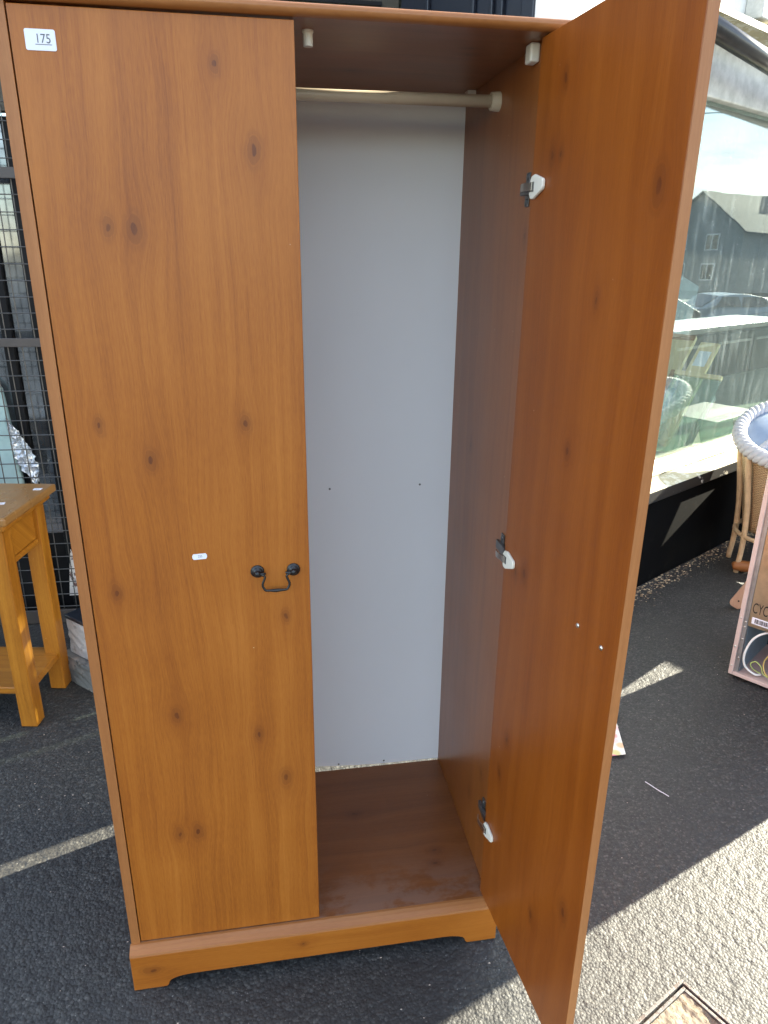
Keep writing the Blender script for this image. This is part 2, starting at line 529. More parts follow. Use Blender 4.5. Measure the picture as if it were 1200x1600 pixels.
t = NT('dirty_window_glass')
o_, x_, y_, z_ = t.coords()
fr = t.n('ShaderNodeFresnel'); t.put(fr.inputs[0], two_sided(t, 1.52))
ff = t.math('ADD', t.math('MULTIPLY', fr.outputs[0], 0.75), 0.05, clamp=True)
gl = t.n('ShaderNodeBsdfGlossy'); gl.inputs['Roughness'].default_value = 0.012
gl.inputs['Color'].default_value = (0.93, 1.0, 0.99, 1)
gl_n = t.bump(t.noise(o_, 1.6, 2, 0.5), 0.05, 0.02)
t.t.links.new(gl_n, gl.inputs['Normal'])
tr = t.n('ShaderNodeBsdfTransparent'); tr.inputs[0].default_value = (0.82, 0.90, 0.88, 1)
m1 = t.n('ShaderNodeMixShader')
t.put(m1.inputs[0], ff); t.t.links.new(tr.outputs[0], m1.inputs[1]); t.t.links.new(gl.outputs[0], m1.inputs[2])
streak = t.noise(t.vec(t.math('MULTIPLY', x_, 34.0), 0.0, t.math('MULTIPLY', z_, 2.2)), 1.0, 6, 0.65)
smear = t.noise(o_, 7.0, 6, 0.65)
dirt = t.math('MULTIPLY', t.mapr(streak, 0.46, 0.78), t.mapr(smear, 0.35, 0.7, 0.25, 1.0))
dots = t.mapr(t.voronoi(o_, 48.0), 0.10, 0.16, 0.8, 0.0)
dots = t.math('MULTIPLY', dots, t.mapr(smear, 0.5, 0.62))
df = t.n('ShaderNodeBsdfDiffuse'); df.inputs[0].default_value = (0.62, 0.66, 0.63, 1)
m2 = t.n('ShaderNodeMixShader')
dd = t.math('ADD', t.math('MULTIPLY', dirt, 0.26), t.math('MULTIPLY', dots, 0.5))
t.put(m2.inputs[0], t.math('ADD', dd, 0.035, clamp=True))
t.t.links.new(m1.outputs[0], m2.inputs[1]); t.t.links.new(df.outputs[0], m2.inputs[2])
M['glass'] = t.done(m2.outputs[0])
M['mirror_glass'] = plain('reflective_door_glass', (0.17, 0.185, 0.20), 0.10, metal=0.75, var=0.35, vscale=9, bump=0.04, bscale=6.0)


def sheet_glass(name, tint, fac=1.4):
    t = NT(name)
    fr = t.n('ShaderNodeFresnel'); t.put(fr.inputs[0], two_sided(t, 1.5))
    gl = t.n('ShaderNodeBsdfGlossy'); gl.inputs['Roughness'].default_value = 0.03
    tr = t.n('ShaderNodeBsdfTransparent'); tr.inputs[0].default_value = (*tint, 1)
    df = t.n('ShaderNodeBsdfDiffuse'); df.inputs[0].default_value = (0.45, 0.56, 0.50, 1)
    m0 = t.n('ShaderNodeMixShader')
    o, x, y, z = t.coords()
    t.put(m0.inputs[0], t.mapr(t.noise(o, 5.0, 5, 0.6), 0.3, 0.75, 0.14, 0.42))
    t.t.links.new(tr.outputs[0], m0.inputs[1]); t.t.links.new(df.outputs[0], m0.inputs[2])
    m1 = t.n('ShaderNodeMixShader')
    t.put(m1.inputs[0], t.math('MULTIPLY', fr.outputs[0], fac, clamp=True))
    t.t.links.new(m0.outputs[0], m1.inputs[1]); t.t.links.new(gl.outputs[0], m1.inputs[2])
    return t.done(m1.outputs[0])


M['sheet_glass'] = sheet_glass('green_sheet_glass', (0.70, 0.86, 0.78))
t = NT('clear_glass')
tr = t.n('ShaderNodeBsdfTransparent'); tr.inputs[0].default_value = (0.9, 0.93, 0.92, 1)
gl = t.n('ShaderNodeBsdfGlossy'); gl.inputs['Roughness'].default_value = 0.02
fr = t.n('ShaderNodeFresnel'); t.put(fr.inputs[0], two_sided(t, 1.45))
m1 = t.n('ShaderNodeMixShader'); t.put(m1.inputs[0], fr.outputs[0])
t.t.links.new(tr.outputs[0], m1.inputs[1]); t.t.links.new(gl.outputs[0], m1.inputs[2])
M['sheet_glass_clear'] = t.done(m1.outputs[0])
M['door_glass'] = plain('dark_door_glass', (0.03, 0.033, 0.036), 0.06, var=0.4, vscale=5, bump=0.03, bscale=3.0, spec=1.0)

# ------------------------------------------------------------------ ground: one asphalt sheet, finely pebbled where it is near
DR_O, DR_A, DR_B = np.array([1.171, -0.182]), np.array([-0.899, -0.437]), np.array([0.437, -0.899])   # drain corner and the two directions its frame runs
DR_L = 0.46


def axis_vals(lo, hi, step, far):
    a = list(np.arange(lo, hi + 1e-6, step))
    up_, s, v = [], step, a[-1]
    while v < far:
        s *= 1.35; v += s; up_.append(v)
    dn_, s, v = [], step, a[0]
    while v > -far:
        s *= 1.35; v -= s; dn_.append(v)
    return np.array(dn_[::-1] + a + up_)


def worley(X, Y, cell, seed, heights=False):
    rs = np.random.RandomState(seed)
    J = rs.rand(256, 256, 2); H = rs.rand(256, 256)
    cx = np.floor(X / cell).astype(int); cy = np.floor(Y / cell).astype(int)
    best = np.full(X.shape, 0.0 if heights else 9.0)
    for i in (-1, 0, 1):
        for j in (-1, 0, 1):
            jj = J[(cx + i) % 256, (cy + j) % 256]
            px = (cx + i + jj[..., 0]); py = (cy + j + jj[..., 1])
            d = np.hypot(X / cell - px, Y / cell - py)
            if not heights:
                best = np.minimum(best, d)
            else:
                hgt = np.clip(1 - d, 0, 1) * (0.35 + 0.65 * H[(cx + i) % 256, (cy + j) % 256])
                best = np.maximum(best, hgt)
    return best


def vnoise(X, Y, cell, seed):
    rs = np.random.RandomState(seed)
    G = rs.rand(128, 128)
    fx = X / cell; fy = Y / cell
    ix = np.floor(fx).astype(int); iy = np.floor(fy).astype(int)
    tx = fx - ix; ty = fy - iy
    tx = tx * tx * (3 - 2 * tx); ty = ty * ty * (3 - 2 * ty)
    g = lambda a, b: G[(ix + a) % 128, (iy + b) % 128]
    return (g(0, 0) * (1 - tx) + g(1, 0) * tx) * (1 - ty) + (g(0, 1) * (1 - tx) + g(1, 1) * tx) * ty


def smooth(v, a, b):
    t_ = np.clip((v - a) / (b - a), 0, 1)
    return t_ * t_ * (3 - 2 * t_)


xs = axis_vals(-0.72, 2.05, 0.0040, 400.0)
ys = axis_vals(-0.42, 1.60, 0.0040, 400.0)
GX, GY = np.meshgrid(xs, ys, indexing='ij')
near = smooth(GX, -0.80, -0.72) * (1 - smooth(GX, 2.05, 2.15)) * smooth(GY, -0.5, -0.42) * (1 - smooth(GY, 1.60, 1.70))
wob = 0.004 * (vnoise(GX, GY, 0.006, 21) - 0.5)
peb = 0.6 * worley(GX + wob, GY - wob, 0.0115, 5, True) + 0.4 * worley(GX, GY, 0.0075, 6, True)
GZ = near * (0.0038 * np.clip(peb, 0, 1) + 0.0016 * vnoise(GX, GY, 0.017, 7) + 0.0022 * vnoise(GX, GY, 0.11, 8) - 0.0062)
GZ = GZ - 1.3 * smooth(GX, 4.5, 32.0)
rel = np.stack([GX - DR_O[0], GY - DR_O[1]], -1)
da = rel @ DR_A; db = rel @ DR_B
GZ = np.where((da > 0.004) & (da < DR_L - 0.004) & (db > 0.004) & (db < DR_L - 0.004), -0.03, GZ)
nx, ny = GX.shape
co = np.stack([GX, GY, GZ], -1).reshape(-1, 3).astype(np.float32)
idx = np.arange(nx * ny).reshape(nx, ny)
q = np.stack([idx[:-1, :-1], idx[1:, :-1], idx[1:, 1:], idx[:-1, 1:]], -1).reshape(-1, 4).astype(np.int32)
me = bpy.data.meshes.new('ground')
me.vertices.add(len(co)); me.vertices.foreach_set('co', co.ravel())
me.loops.add(q.size); me.loops.foreach_set('vertex_index', q.ravel())
me.polygons.add(len(q)); me.polygons.foreach_set('loop_start', np.arange(0, q.size, 4, dtype=np.int32))
me.update(calc_edges=True)
me.polygons.foreach_set('use_smooth', np.ones(len(q), dtype=bool))
tag(link_mesh('ground', me, M['asphalt']), kind='structure')

# ------------------------------------------------------------------ wardrobe
W, D, ZB, ZT, T = 0.7976, 0.4808, 0.1127, 1.7927, 0.018
wr = empty('wardrobe', (0, 0, 0), 0, 'orange pine wardrobe with its right door standing open', 'wardrobe')
for x0 in (0.0, W - T):
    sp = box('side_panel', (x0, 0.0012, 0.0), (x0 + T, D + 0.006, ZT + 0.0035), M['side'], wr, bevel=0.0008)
    box('front_edge_band', (x0, 0.0, 0.107), (x0 + T, 0.0011, ZT + 0.0035), M['edge'], sp)
# top board with a rounded front
mb = MB()
prof = [(D + 0.008, 1.7965), (0.0, 1.7965), (-0.008, 1.7985), (-0.012, 1.8035), (-0.0115, 1.8075), (-0.0085, 1.8105), (-0.002, 1.8125), (D + 0.008, 1.8130)]
n = len(prof)
mb.add([(-0.004, y, z) for y, z in prof] + [(W + 0.004, y, z) for y, z in prof],
       [tuple(range(n)), tuple(range(2 * n - 1, n - 1, -1))] + [(i, (i + 1) % n, (i + 1) % n + n, i + n) for i in range(n)])
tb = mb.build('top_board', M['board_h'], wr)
mb = MB()
pf = [(0.0005, 1.7960), (-0.0085, 1.7980), (-0.0127, 1.8033), (-0.0122, 1.8079), (-0.009, 1.8110), (-0.002, 1.8131), (0.004, 1.8134)]
n = len(pf)
mb.add([(-0.0042, y, z) for y, z in pf] + [(W + 0.0042, y, z) for y, z in pf], [(i, i + 1, i + 1 + n, i + n) for i in range(n - 1)])
mb.build('edge_moulding', M['edge_h'], tb, smooth=True)
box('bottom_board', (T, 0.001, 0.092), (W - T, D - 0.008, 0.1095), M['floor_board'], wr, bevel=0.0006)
# hardboard back: sagged away from the bottom board on the left
mb = MB()
N, K = 24, 10
for side in (0, 1):
    for j in range(K + 1):
        for i in range(N + 1):
            x = T * 0.4 + (W - T * 0.8) * i / N
            s_ = 1 - min(1, max(0, (x - 0.30) / 0.34)); s_ = s_ * s_ * (3 - 2 * s_)
            zb = 0.1085 + 0.0125 * s_
            z = zb + (1.796 - zb) * j / K
            mb.v.append((x, D + 0.0005 + 0.006 * s_ * (1 - j / K) ** 6 + side * 0.003, z))
P_ = (N + 1) * (K + 1)
for j in range(K):
    for i in range(N):
        a = j * (N + 1) + i
        mb.f.append((a, a + 1, a + N + 2, a + N + 1))
        mb.f.append((P_ + a, P_ + a + N + 1, P_ + a + N + 2, P_ + a + 1))
for i in range(N):
    mb.f.append((i, P_ + i, P_ + i + 1, i + 1))
bp = mb.build('back_panel', M['hardboard'], wr, smooth=False)
for x, z in ((0.478, 0.944), (0.703, 0.946), (0.49, 0.121), (0.62, 0.118)):
    MB().lathe([(0.0026, 0.0), (0.0026, 0.0012), (0.0012, 0.0022)], 10, Matrix.Translation((x, D + 0.001, z)) @ Matrix.Rotation(R(90), 4, 'X')).build('nail', M['zinc'], bp)
# plinth with bracket feet
pts = [(-0.002, 0.0), (0.066, 0.0), (0.070, 0.005), (0.072, 0.012), (0.077, 0.018), (0.088, 0.0225), (0.103, 0.0255), (0.125, 0.027)]
arch = pts + [(W - x, z) for x, z in reversed(pts)]
arch = arch[:-1] + [(W + 0.002, 0.0)]
mb = MB()
top = 0.094
poly = arch + [(W + 0.002, top), (-0.002, top)]
mb.prism(poly, -0.022, -0.004)
pb = mb.build('plinth', M['plinth'], wr, bevel=0.0012)
mb = MB()
pr = [(-0.0222, 0.0942), (-0.0205, 0.0985), (-0.012, 0.1055), (-0.004, 0.1088), (0.0008, 0.1093), (0.0008, 0.0942)]
n = len(pr)
mb.add([(-0.002, y, z) for y, z in pr] + [(W + 0.002, y, z) for y, z in pr], [tuple(range(n)), tuple(range(2 * n - 1, n - 1, -1))] + [(i, (i + 1) % n, (i + 1) % n + n, i + n) for i in range(n)])
mb.build('plinth_moulding', M['edge_h'], pb)
# closed left door
dl = box('door', (T + 0.002, 0.0008, ZB), (W / 2 - 0.0015, 0.0168, ZT), M['door'], wr, bevel=0.0010)
dl['label'] = 'closed left wardrobe door with black drop handle'
HX0, HX1, HZ = 0.305, 0.3685, 0.9535
mb = MB()
for hx in (HX0, HX1):
    Mx = Matrix.Translation((hx, 0.0008, HZ)) @ Matrix.Rotation(R(90), 4, 'X')
    mb.lathe([(0.0118, 0.0), (0.0120, 0.0018), (0.0100, 0.0032), (0.0088, 0.0034), (0.0082, 0.0056), (0.0056, 0.0070), (0.0046, 0.0078), (0.0042, 0.0120), (0.0048, 0.0135), (0.0036, 0.0156), (0.0010, 0.0162)], 24, Mx)
yb = -0.0105
cx = (HX0 + HX1) / 2
bail = []
for i in range(41):
    u_ = -1 + 2 * i / 40
    a_ = abs(u_)
    if a_ > 0.72:
        k_ = (a_ - 0.72) / 0.28
        x_ = 0.0235 - 0.0055 * math.sin(k_ * math.pi / 2) + 0.009 * max(0, k_ - 0.75) * 4
        z_ = HZ - 0.0190 + 0.0180 * k_
    else:
        k_ = a_ / 0.72
        x_ = 0.0235 * min(1.0, k_ * 1.08) + 0.002 * math.sin(k_ * math.pi) * (k_ > 0.5)
        z_ = HZ - 0.0330 + 0.0140 * max(0, (k_ - 0.62) / 0.38) ** 1.7
    bail.append((cx + math.copysign(x_, u_), yb - 0.003 * (1 - a_), z_))
rad = [0.0021 + 0.0012 * math.exp(-((i - 20) / 5.0) ** 2) for i in range(41)]
mb.tube(bail, rad, 10)
for hx, sg in ((HX0, 1), (HX1, -1)):
    mb.tube([(hx + sg * 0.001, yb, HZ - 0.001), (hx + sg * 0.0145, yb, HZ - 0.001)], 0.0023, 8)
mb.build('handle', M['iron'], dl, smooth=True)


def rounded_rect(x0, z0, x1, z1, r, k=5):
    out = []
    for cx_, cz_, a0 in ((x1 - r, z1 - r, 0), (x0 + r, z1 - r, 90), (x0 + r, z0 + r, 180), (x1 - r, z0 + r, 270)):
        for i in range(k + 1):
            a = R(a0 + 90 * i / k)
            out.append((cx_ + r * math.cos(a), cz_ + r * math.sin(a)))
    return out


st = MB().prism(rounded_rect(0.0385, 1.7395, 0.0775, 1.7645, 0.0025), 0.0001, 0.00075).build('price_sticker', M['paper'], wr)
st['label'] = 'white price sticker printed with an underlined 175'
text_obj('printed_number', '175', 0.0155, M['ink'], st, (0.0615, -0.00005, 1.7530), (R(90), 0, 0), 0.88)
box('printed_underline', (0.0510, -0.0001, 1.7462), (0.0722, 0.00005, 1.7470), M['ink'], st)
Mr = Matrix.Translation((0.2075, 0, 0.9880)) @ Matrix.Rotation(R(-3.0), 4, 'Y')
st2 = MB().prism([(-0.0125, -0.002), (-0.0105, -0.0052), (0.0105, -0.0052), (0.0125, -0.002), (0.0125, 0.002), (0.0105, 0.0052), (-0.0105, 0.0052), (-0.0125, 0.002)], 0.0001, 0.00075, Mr).build('small_price_tag', M['paper'], wr)
text_obj('printed_number', '235', 0.0062, M['ink'], st2, (0.2085, -0.00005, 0.9882), (R(90), R(-3), 0), 0.8)

# open right door: local x runs from the hinge edge to the free edge, local +y is its outer face
TH = -1.483
dr = empty('door', (0.7672, 0.0148, 0), TH)
dr.parent = wr
dr['label'] = 'right wardrobe door standing open towards the viewer'
WD = 0.3903
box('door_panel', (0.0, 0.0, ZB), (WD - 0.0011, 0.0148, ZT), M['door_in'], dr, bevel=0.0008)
box('free_edge_band', (WD - 0.001, 0.0002, ZB + 0.0003), (WD, 0.0146, ZT - 0.0003), M['edge'], dr)
for s_, z_ in ((0.2809, 0.951), (0.3492, 0.951)):
    MB().lathe([(0.0042, 0.0), (0.0042, 0.0006), (0.0030, 0.0018), (0.0012, 0.0023)], 16, Matrix.Translation((s_, 0.0, z_)) @ Matrix.Rotation(R(90), 4, 'X')).build('handle_screw', M['steel'], dr, smooth=True)
# the drop handle on the outer face
mb = MB()
for hx in (0.2809, 0.3492):
    mb.lathe([(0.0118, 0.0), (0.0120, 0.0018), (0.0090, 0.0034), (0.0056, 0.0070), (0.0042, 0.0120), (0.0036, 0.0156), (0.0010, 0.0162)], 20, Matrix.Translation((hx, 0.0148, 0.951)) @ Matrix.Rotation(R(-90), 4, 'X'))
mb.tube([(0.285, 0.026, 0.95), (0.292, 0.026, 0.935), (0.30, 0.027, 0.921), (0.315, 0.028, 0.918), (0.33, 0.027, 0.921), (0.338, 0.026, 0.935), (0.345, 0.026, 0.95)], 0.0024, 8)
mb.build('outer_handle', M['iron'], dr, smooth=True)
for hz in (1.588, 0.949, 0.305):
    # white cup cover lying on the door's inner face
    cup = MB().prism([(0.008, hz - 0.0175), (0.018, hz - 0.0185), (0.047, hz - 0.0065), (0.050, hz - 0.003), (0.050, hz + 0.0065), (0.047, hz + 0.010), (0.020, hz + 0.0175), (0.010, hz + 0.0150), (0.004, hz + 0.007), (0.004, hz - 0.010)], -0.0060, -0.0002)
    cup = cup.build('hinge_cover', M['plastic'], dr, bevel=0.0018)
    MB().prism([(0.006, hz - 0.0075), (0.022, hz - 0.0075), (0.022, hz + 0.0065), (0.006, hz + 0.0065)], -0.0068, -0.0061).build('hinge_recess', M['zinc'], dr)
    # the arm bends from the cup to the plate on the side panel
    ang = []
    arm = MB()
    a0 = [(0.019, -0.0075), (0.006, -0.0085), (-0.004, -0.0100), (-0.014, -0.0095), (-0.026, -0.0050)]
    for i in range(len(a0) - 1):
        (x0, y0), (x1, y1) = a0[i], a0[i + 1]
        w_ = 0.0058
        arm.add([(x0, y0, hz - w_), (x0, y0, hz + w_), (x1, y1, hz + w_), (x1, y1, hz - w_), (x0, y0 - 0.002, hz - w_), (x0, y0 - 0.002, hz + w_), (x1, y1 - 0.002, hz + w_), (x1, y1 - 0.002, hz - w_)],
                [(0, 1, 2, 3), (4, 7, 6, 5), (0, 4, 5, 1), (1, 5, 6, 2), (2, 6, 7, 3), (3, 7, 4, 0)])
    arm.build('hinge_arm', M['steel'], dr)
    # cross-shaped plate screwed to the side panel (wardrobe coordinates)
    pl_ = MB()
    xs_ = W - T
    pl_.box((xs_ - 0.0030, 0.052, hz - 0.026), (xs_ - 0.0002, 0.068, hz + 0.026))
    pl_.box((xs_ - 0.0090, 0.030, hz - 0.0085), (xs_ - 0.0030, 0.078, hz + 0.0085))
    pl_.lathe([(0.0050, 0.0), (0.0050, 0.0014), (0.0020, 0.0022)], 12, Matrix.Translation((xs_ - 0.003, 0.060, hz + 0.019)) @ Matrix.Rotation(R(-90), 4, 'Y'))
    pl_.lathe([(0.0050, 0.0), (0.0050, 0.0014), (0.0020, 0.0022)], 12, Matrix.Translation((xs_ - 0.003, 0.060, hz - 0.019)) @ Matrix.Rotation(R(-90), 4, 'Y'))
    pl_.build('hinge_plate', M['zinc'], wr, bevel=0.0006)
# hanging rail, sockets and the little plastic fittings
hr = MB().tube([(T, 0.250, 1.745), (W - T, 0.250, 1.749)], 0.0105, 20).build('hanging_rail', M['rail'], wr, smooth=True)
MB().lathe([(0.0165, 0.0), (0.0165, 0.006), (0.0150, 0.016), (0.0120, 0.0165)], 24, Matrix.Translation((W - T, 0.25, 1.749)) @ Matrix.Rotation(R(-90), 4, 'Y')).build('rail_socket', M['rail'], hr, smooth=False)
MB().lathe([(0.0165, 0.0), (0.0165, 0.006), (0.0150, 0.016), (0.0120, 0.0165)], 24, Matrix.Translation((T, 0.25, 1.745)) @ Matrix.Rotation(R(90), 4, 'Y')).build('rail_socket', M['rail'], hr, smooth=False)
MB().lathe([(0.0070, -0.021), (0.0074, -0.019), (0.0074, -0.004), (0.0085, -0.003), (0.0085, 0.0)], 16, Matrix.Translation((0.4205, 0.063, 1.7965))).build('door_stop', M['plastic'], wr)
box('corner_block', (W - T - 0.016, 0.052, 1.7965 - 0.027), (W - T, 0.078, 1.7964), M['plastic'], wr, bevel=0.003)
box('corner_block', (W - T - 0.018, 0.405, 1.7965 - 0.010), (W - T - 0.0, 0.430, 1.7964), M['plastic'], wr, bevel=0.002)

# ------------------------------------------------------------------ shop building: local x runs along the window wall, local y into the shop
PW = (2.015, 1.647, 0.0)
RW = math.atan2(0.5135, 0.858)
sh = empty('shop_building', PW, RW, 'white rendered shop with black stall riser and big dirty window', 'building')
S0, S1 = -1.02, 6.0
box('stall_riser', (S0, 0.0, -0.12), (1.216, 0.20, 0.436), M['black_paint'], sh, bevel=0.004)
pp = box('stall_riser', (1.232, -0.004, -0.12), (S1, 0.20, 0.436), M['pale_panel'], sh, bevel=0.004)
pp['label'] = 'pale green end of the wall under the window'
# sill: black nosing, flaking cream slope, frame rail behind
box('sill_nosing', (S0 + 0.37, -0.032, 0.4375), (S1, 0.012, 0.492), M['black_edge'], sh, bevel=0.004)
mb = MB()
mb.add([(x, y, z) for x in (S0 + 0.37, S1) for y, z in ((-0.033, 0.4925), (0.060, 0.510), (0.060, 0.44), (0.014, 0.44))], [(0, 1, 5, 4), (1, 2, 6, 5), (2, 3, 7, 6), (3, 0, 4, 7), (0, 3, 2, 1), (4, 5, 6, 7)])
mb.build('sill', M['sill'], sh)
mb = MB()
mb.add([(x, y, z) for x in (S0 + 0.37, S1) for y, z in ((0.064, 0.517), (0.125, 0.560), (0.150, 0.560), (0.150, 0.45), (0.064, 0.45))], [(0, 1, 6, 5), (1, 2, 7, 6), (2, 3, 8, 7), (3, 4, 9, 8), (4, 0, 5, 9), (0, 4, 3, 2, 1), (5, 6, 7, 8, 9)])
mb.build('window_frame', M['sill'], sh)
box('window_pane', (S0 + 0.40, 0.128, 0.5605), (3.2, 0.134, 2.09), M['glass'], sh)
box('window_mullion', (3.2, 0.08, 0.562), (3.27, 0.16, 2.09), M['grey_wood'], sh, bevel=0.004)
box('window_pane', (3.272, 0.128, 0.5605), (S1, 0.134, 2.09), M['glass'], sh)
box('window_head', (S0 + 0.37, 0.09, 2.09), (S1, 0.18, 2.335), M['grey_wood'], sh, bevel=0.006)
box('upper_wall', (S0 + 0.01, 0.012, 2.337), (S1, 0.30, 5.6), M['render'], sh)
box('pilaster', (S0, -0.135, 0.0), (S0 + 0.36, -0.001, 5.6), M['render'], sh, bevel=0.006)
box('pilaster', (0.235, -0.06, 2.336), (0.34, 0.011, 5.6), M['grey_wood'], sh, bevel=0.006)
box('dark_upper_window', (0.345, -0.02, 2.36), (1.6, 0.011, 4.2), M['door_glass'], sh)
mb = MB(); mb.tube([(S0 + 0.37, -0.085, 2.272), (0.4, -0.085, 2.185), (S1, -0.085, 2.0)], 0.036, 16)
mb.build('gutter', M['gutter'], sh, smooth=True)
mb = MB(); mb.box((S0 + 0.37, -0.055, 2.300), (S1, 0.089, 2.322)); mb.build('gutter_board', M['sill'], sh)
box('ceiling', (S0 + 0.01, 0.31, 2.45), (S1, 2.5, 2.6), M['dark_inside'], sh)
box('shop_back_wall', (-0.4, 2.3, -0.1), (S1, 2.4, 2.449), M['dark_inside'], sh)
box('shop_end_wall', (S1 + 0.001, 0.0, -0.1), (S1 + 0.1, 2.4, 2.449), M['dark_inside'], sh)
box('display_floor', (S0 + 0.06, 0.205, 0.44), (S1, 1.30, 0.50), M['display'], sh)
box('display_back', (S0 + 0.06, 1.305, 0.0), (S1, 1.34, 1.0), M['dark_inside'], sh)

# canted return of the shopfront beside the entrance: dark blue boards
ret = empty('entrance_side_wall', (1.14, 1.12, 0), math.atan2(1.72 - 1.12, 0.849 - 1.14), 'dark blue boarded side wall of the shop entrance behind the wardrobe', 'wall')
RL = math.hypot(1.72 - 1.12, 0.849 - 1.14)
KS = [(0.055, 0.292), (0.318, 0.412), (0.490, RL)]
for x0, x1 in KS:
    box('wall_panel', (x0, -0.10, 0.0), (x1, -0.02, 2.1), M['blue_paint'], ret)
for x0, x1, z0 in ((0.292, 0.318, 0.56), (0.412, 0.490, 0.45)):  # hidden slits placed to let sun through onto the table and ground
    box('wall_panel', (x0 + 0.0005, -0.098, 0.0), (x1 - 0.0005, -0.022, z0), M['blue_paint'], ret)
    box('sun_slit_pane', (x0, -0.062, z0), (x1, -0.057, 2.1), M['sheet_glass_clear'], ret)
box('sun_stripe_bar', (0.302, -0.075, 0.56), (0.308, -0.045, 2.1), M['blue_paint'], ret)  # added bar splits the sun through the slit into two thin strips
for k in range(14):  # unseen bars added to break the sun into stripes on the table leg
    box('sun_stripe_bar', (0.4125, -0.075, 0.50 + 0.112 * k), (0.4895, -0.045, 0.535 + 0.112 * k + 0.012 * (k % 3)), M['blue_paint'], ret)
box('wall_panel', (0.055, -0.10, 2.1005), (RL, -0.02, 3.4), M['blue_paint'], ret)
box('corner_post', (0.0, -0.10, 0.0), (0.052, 0.004, 3.4), M['blue_paint'], ret, bevel=0.004)
for x0 in (0.14, 0.185, 0.27, 0.50):
    box('moulding', (x0, -0.0198, 2.15), (x0 + 0.014, -0.006, 3.3), M['blue_paint'], ret, bevel=0.003)
box('fascia_board', (-2.2, 1.745, 1.93), (0.86, 1.80, 3.6), M['olive'], None)
fb = bpy.data.objects['fascia_board']
tag(fb, 'dark olive boarding above the shop entrance', 'fascia')
mbx = MB()
for z in (2.24, 2.30, 2.36): mbx.box((-2.2, 1.738, z), (0.80, 1.7445, z + 0.012))
mbx.build('batten', M['dark_door'], fb)

# dark entrance doors behind the grille
ed = empty('entrance_door', (-0.60, 1.83, 0), 0, 'black glazed shop door behind the wire grille', 'door')
box('door_leaf', (-0.9, 0.0, 0.0), (0.9, 0.05, 1.926), M['dark_door'], ed)
for x0, x1 in ((-0.40, -0.05), (-0.002, 0.062)):
    box('glass_pane', (x0, -0.006, 0.36), (x1, -0.0005, 1.90), M['mirror_glass'], ed)
for x0 in (-0.045, 0.066, 0.150):
    box('door_stile', (x0, -0.030, 0.02), (x0 + 0.038, -0.001, 1.92), M['dark_door'], ed, bevel=0.004)

# wire grille
gr = empty('security_grille', (-0.60, 1.70, 0), R(-3.0), 'wire mesh security grille with brown flat bars left of the wardrobe', 'grille')
for zc, h in ((1.733, 0.018), (1.164, 0.016), (0.034, 0.03)):
    box('flat_bar', (-0.55, -0.012, zc - h), (0.42, -0.004, zc + h), M['brown_steel'], gr, bevel=0.002)
wire_h = MB().tube([(-0.55, 0, 0), (0.42, 0, 0)], 0.0021, 6).mesh('wire')
wire_v = MB().tube([(0, 0.0042, 0.0), (0.004, 0.0042, 0.6), (-0.003, 0.0042, 1.3), (0, 0.0042, 1.95)], 0.0021, 6).mesh('wire')
z = 0.075
while z < 1.95:
    if min(abs(z - 1.733), abs(z - 1.164)) > 0.022:
        link_mesh('wire', wire_h, M['wire'], gr, loc=(0, 0, z), rot=(0, R(random.Random(int(z * 1e3)).uniform(-0.25, 0.25)), 0))
    z += 0.0568
x = -0.30
while x < 0.36:
    link_mesh('wire', wire_v, M['wire'], gr, loc=(x, 0, 0.0))
    x += 0.0505

# pale teal thing and torn foil between grille and door
mb = MB()
prof = []
for j in range(13):
    z = 0.40 + 0.63 * j / 12
    wv = 0.10 * (1 - 0.25 * ((j / 12) ** 3)) * (0.55 if j == 12 else 1)
    prof.append([( -0.735 + sx * wv * (1 - 0.02 * j), 1.765 + 0.022 * sy + 0.03 * (j / 12) ** 2, z) for sx, sy in ((-1, -0.5), (-0.8, -1), (0, -1.25), (0.8, -1), (1, -0.5), (1, 0.5), (0.8, 1), (-0.8, 1), (-1, 0.5))])
vs = [v for r in prof for v in r]; kk = 9
fs = [(j * kk + i, j * kk + (i + 1) % kk, (j + 1) * kk + (i + 1) % kk, (j + 1) * kk + i) for j in range(12) for i in range(kk)]
fs += [tuple(range(kk)), tuple(12 * kk + i for i in range(kk))]
mb.add(vs, fs)
M['teal'] = plain('pale_teal_fabric', (0.30, 0.42, 0.42), 0.8, var=0.12, bump=0.5, bscale=300)
tag(mb.build('chair_back', M['teal'], None, smooth=True), 'pale teal rounded chair back behind the grille', 'chair')
rng = random.Random(4)
mb = MB()
NU, NV = 8, 26
for j in range(NV + 1):
    v = j / NV
    z = 0.60 + 0.27 * v
    cx_ = -0.588 - 0.075 * v
    half = 0.004 + 0.030 * math.sin(math.pi * min(1, v * 1.05)) ** 0.7 + rng.uniform(-0.006, 0.006)
    for i in range(NU + 1):
        mb.v.append((cx_ + half * (2 * i / NU - 1) + rng.uniform(-0.003, 0.003), 1.752 + rng.uniform(-0.009, 0.009), z + rng.uniform(-0.003, 0.003)))
for j in range(NV):
    for i in range(NU):
        a = j * (NU + 1) + i
        mb.f.append((a, a + 1, a + NU + 2, a + NU + 1))
M['foil'] = plain('torn_silver_foil', (0.62, 0.64, 0.66), 0.25, metal=0.6, var=0.2, vscale=60)
fo = mb.build('torn_foil', M['foil'], None)
sol = fo.modifiers.new('thickness', 'SOLIDIFY'); sol.thickness = 0.0012
tag(fo, 'crumpled torn silver foil hanging behind the grille', 'foil')
M['poster'] = flaking('torn_white_board', (0.60, 0.55, 0.52), (0.10, 0.05, 0.045), 0.7, 26.0, 0.55, 0.58)
mb = MB()
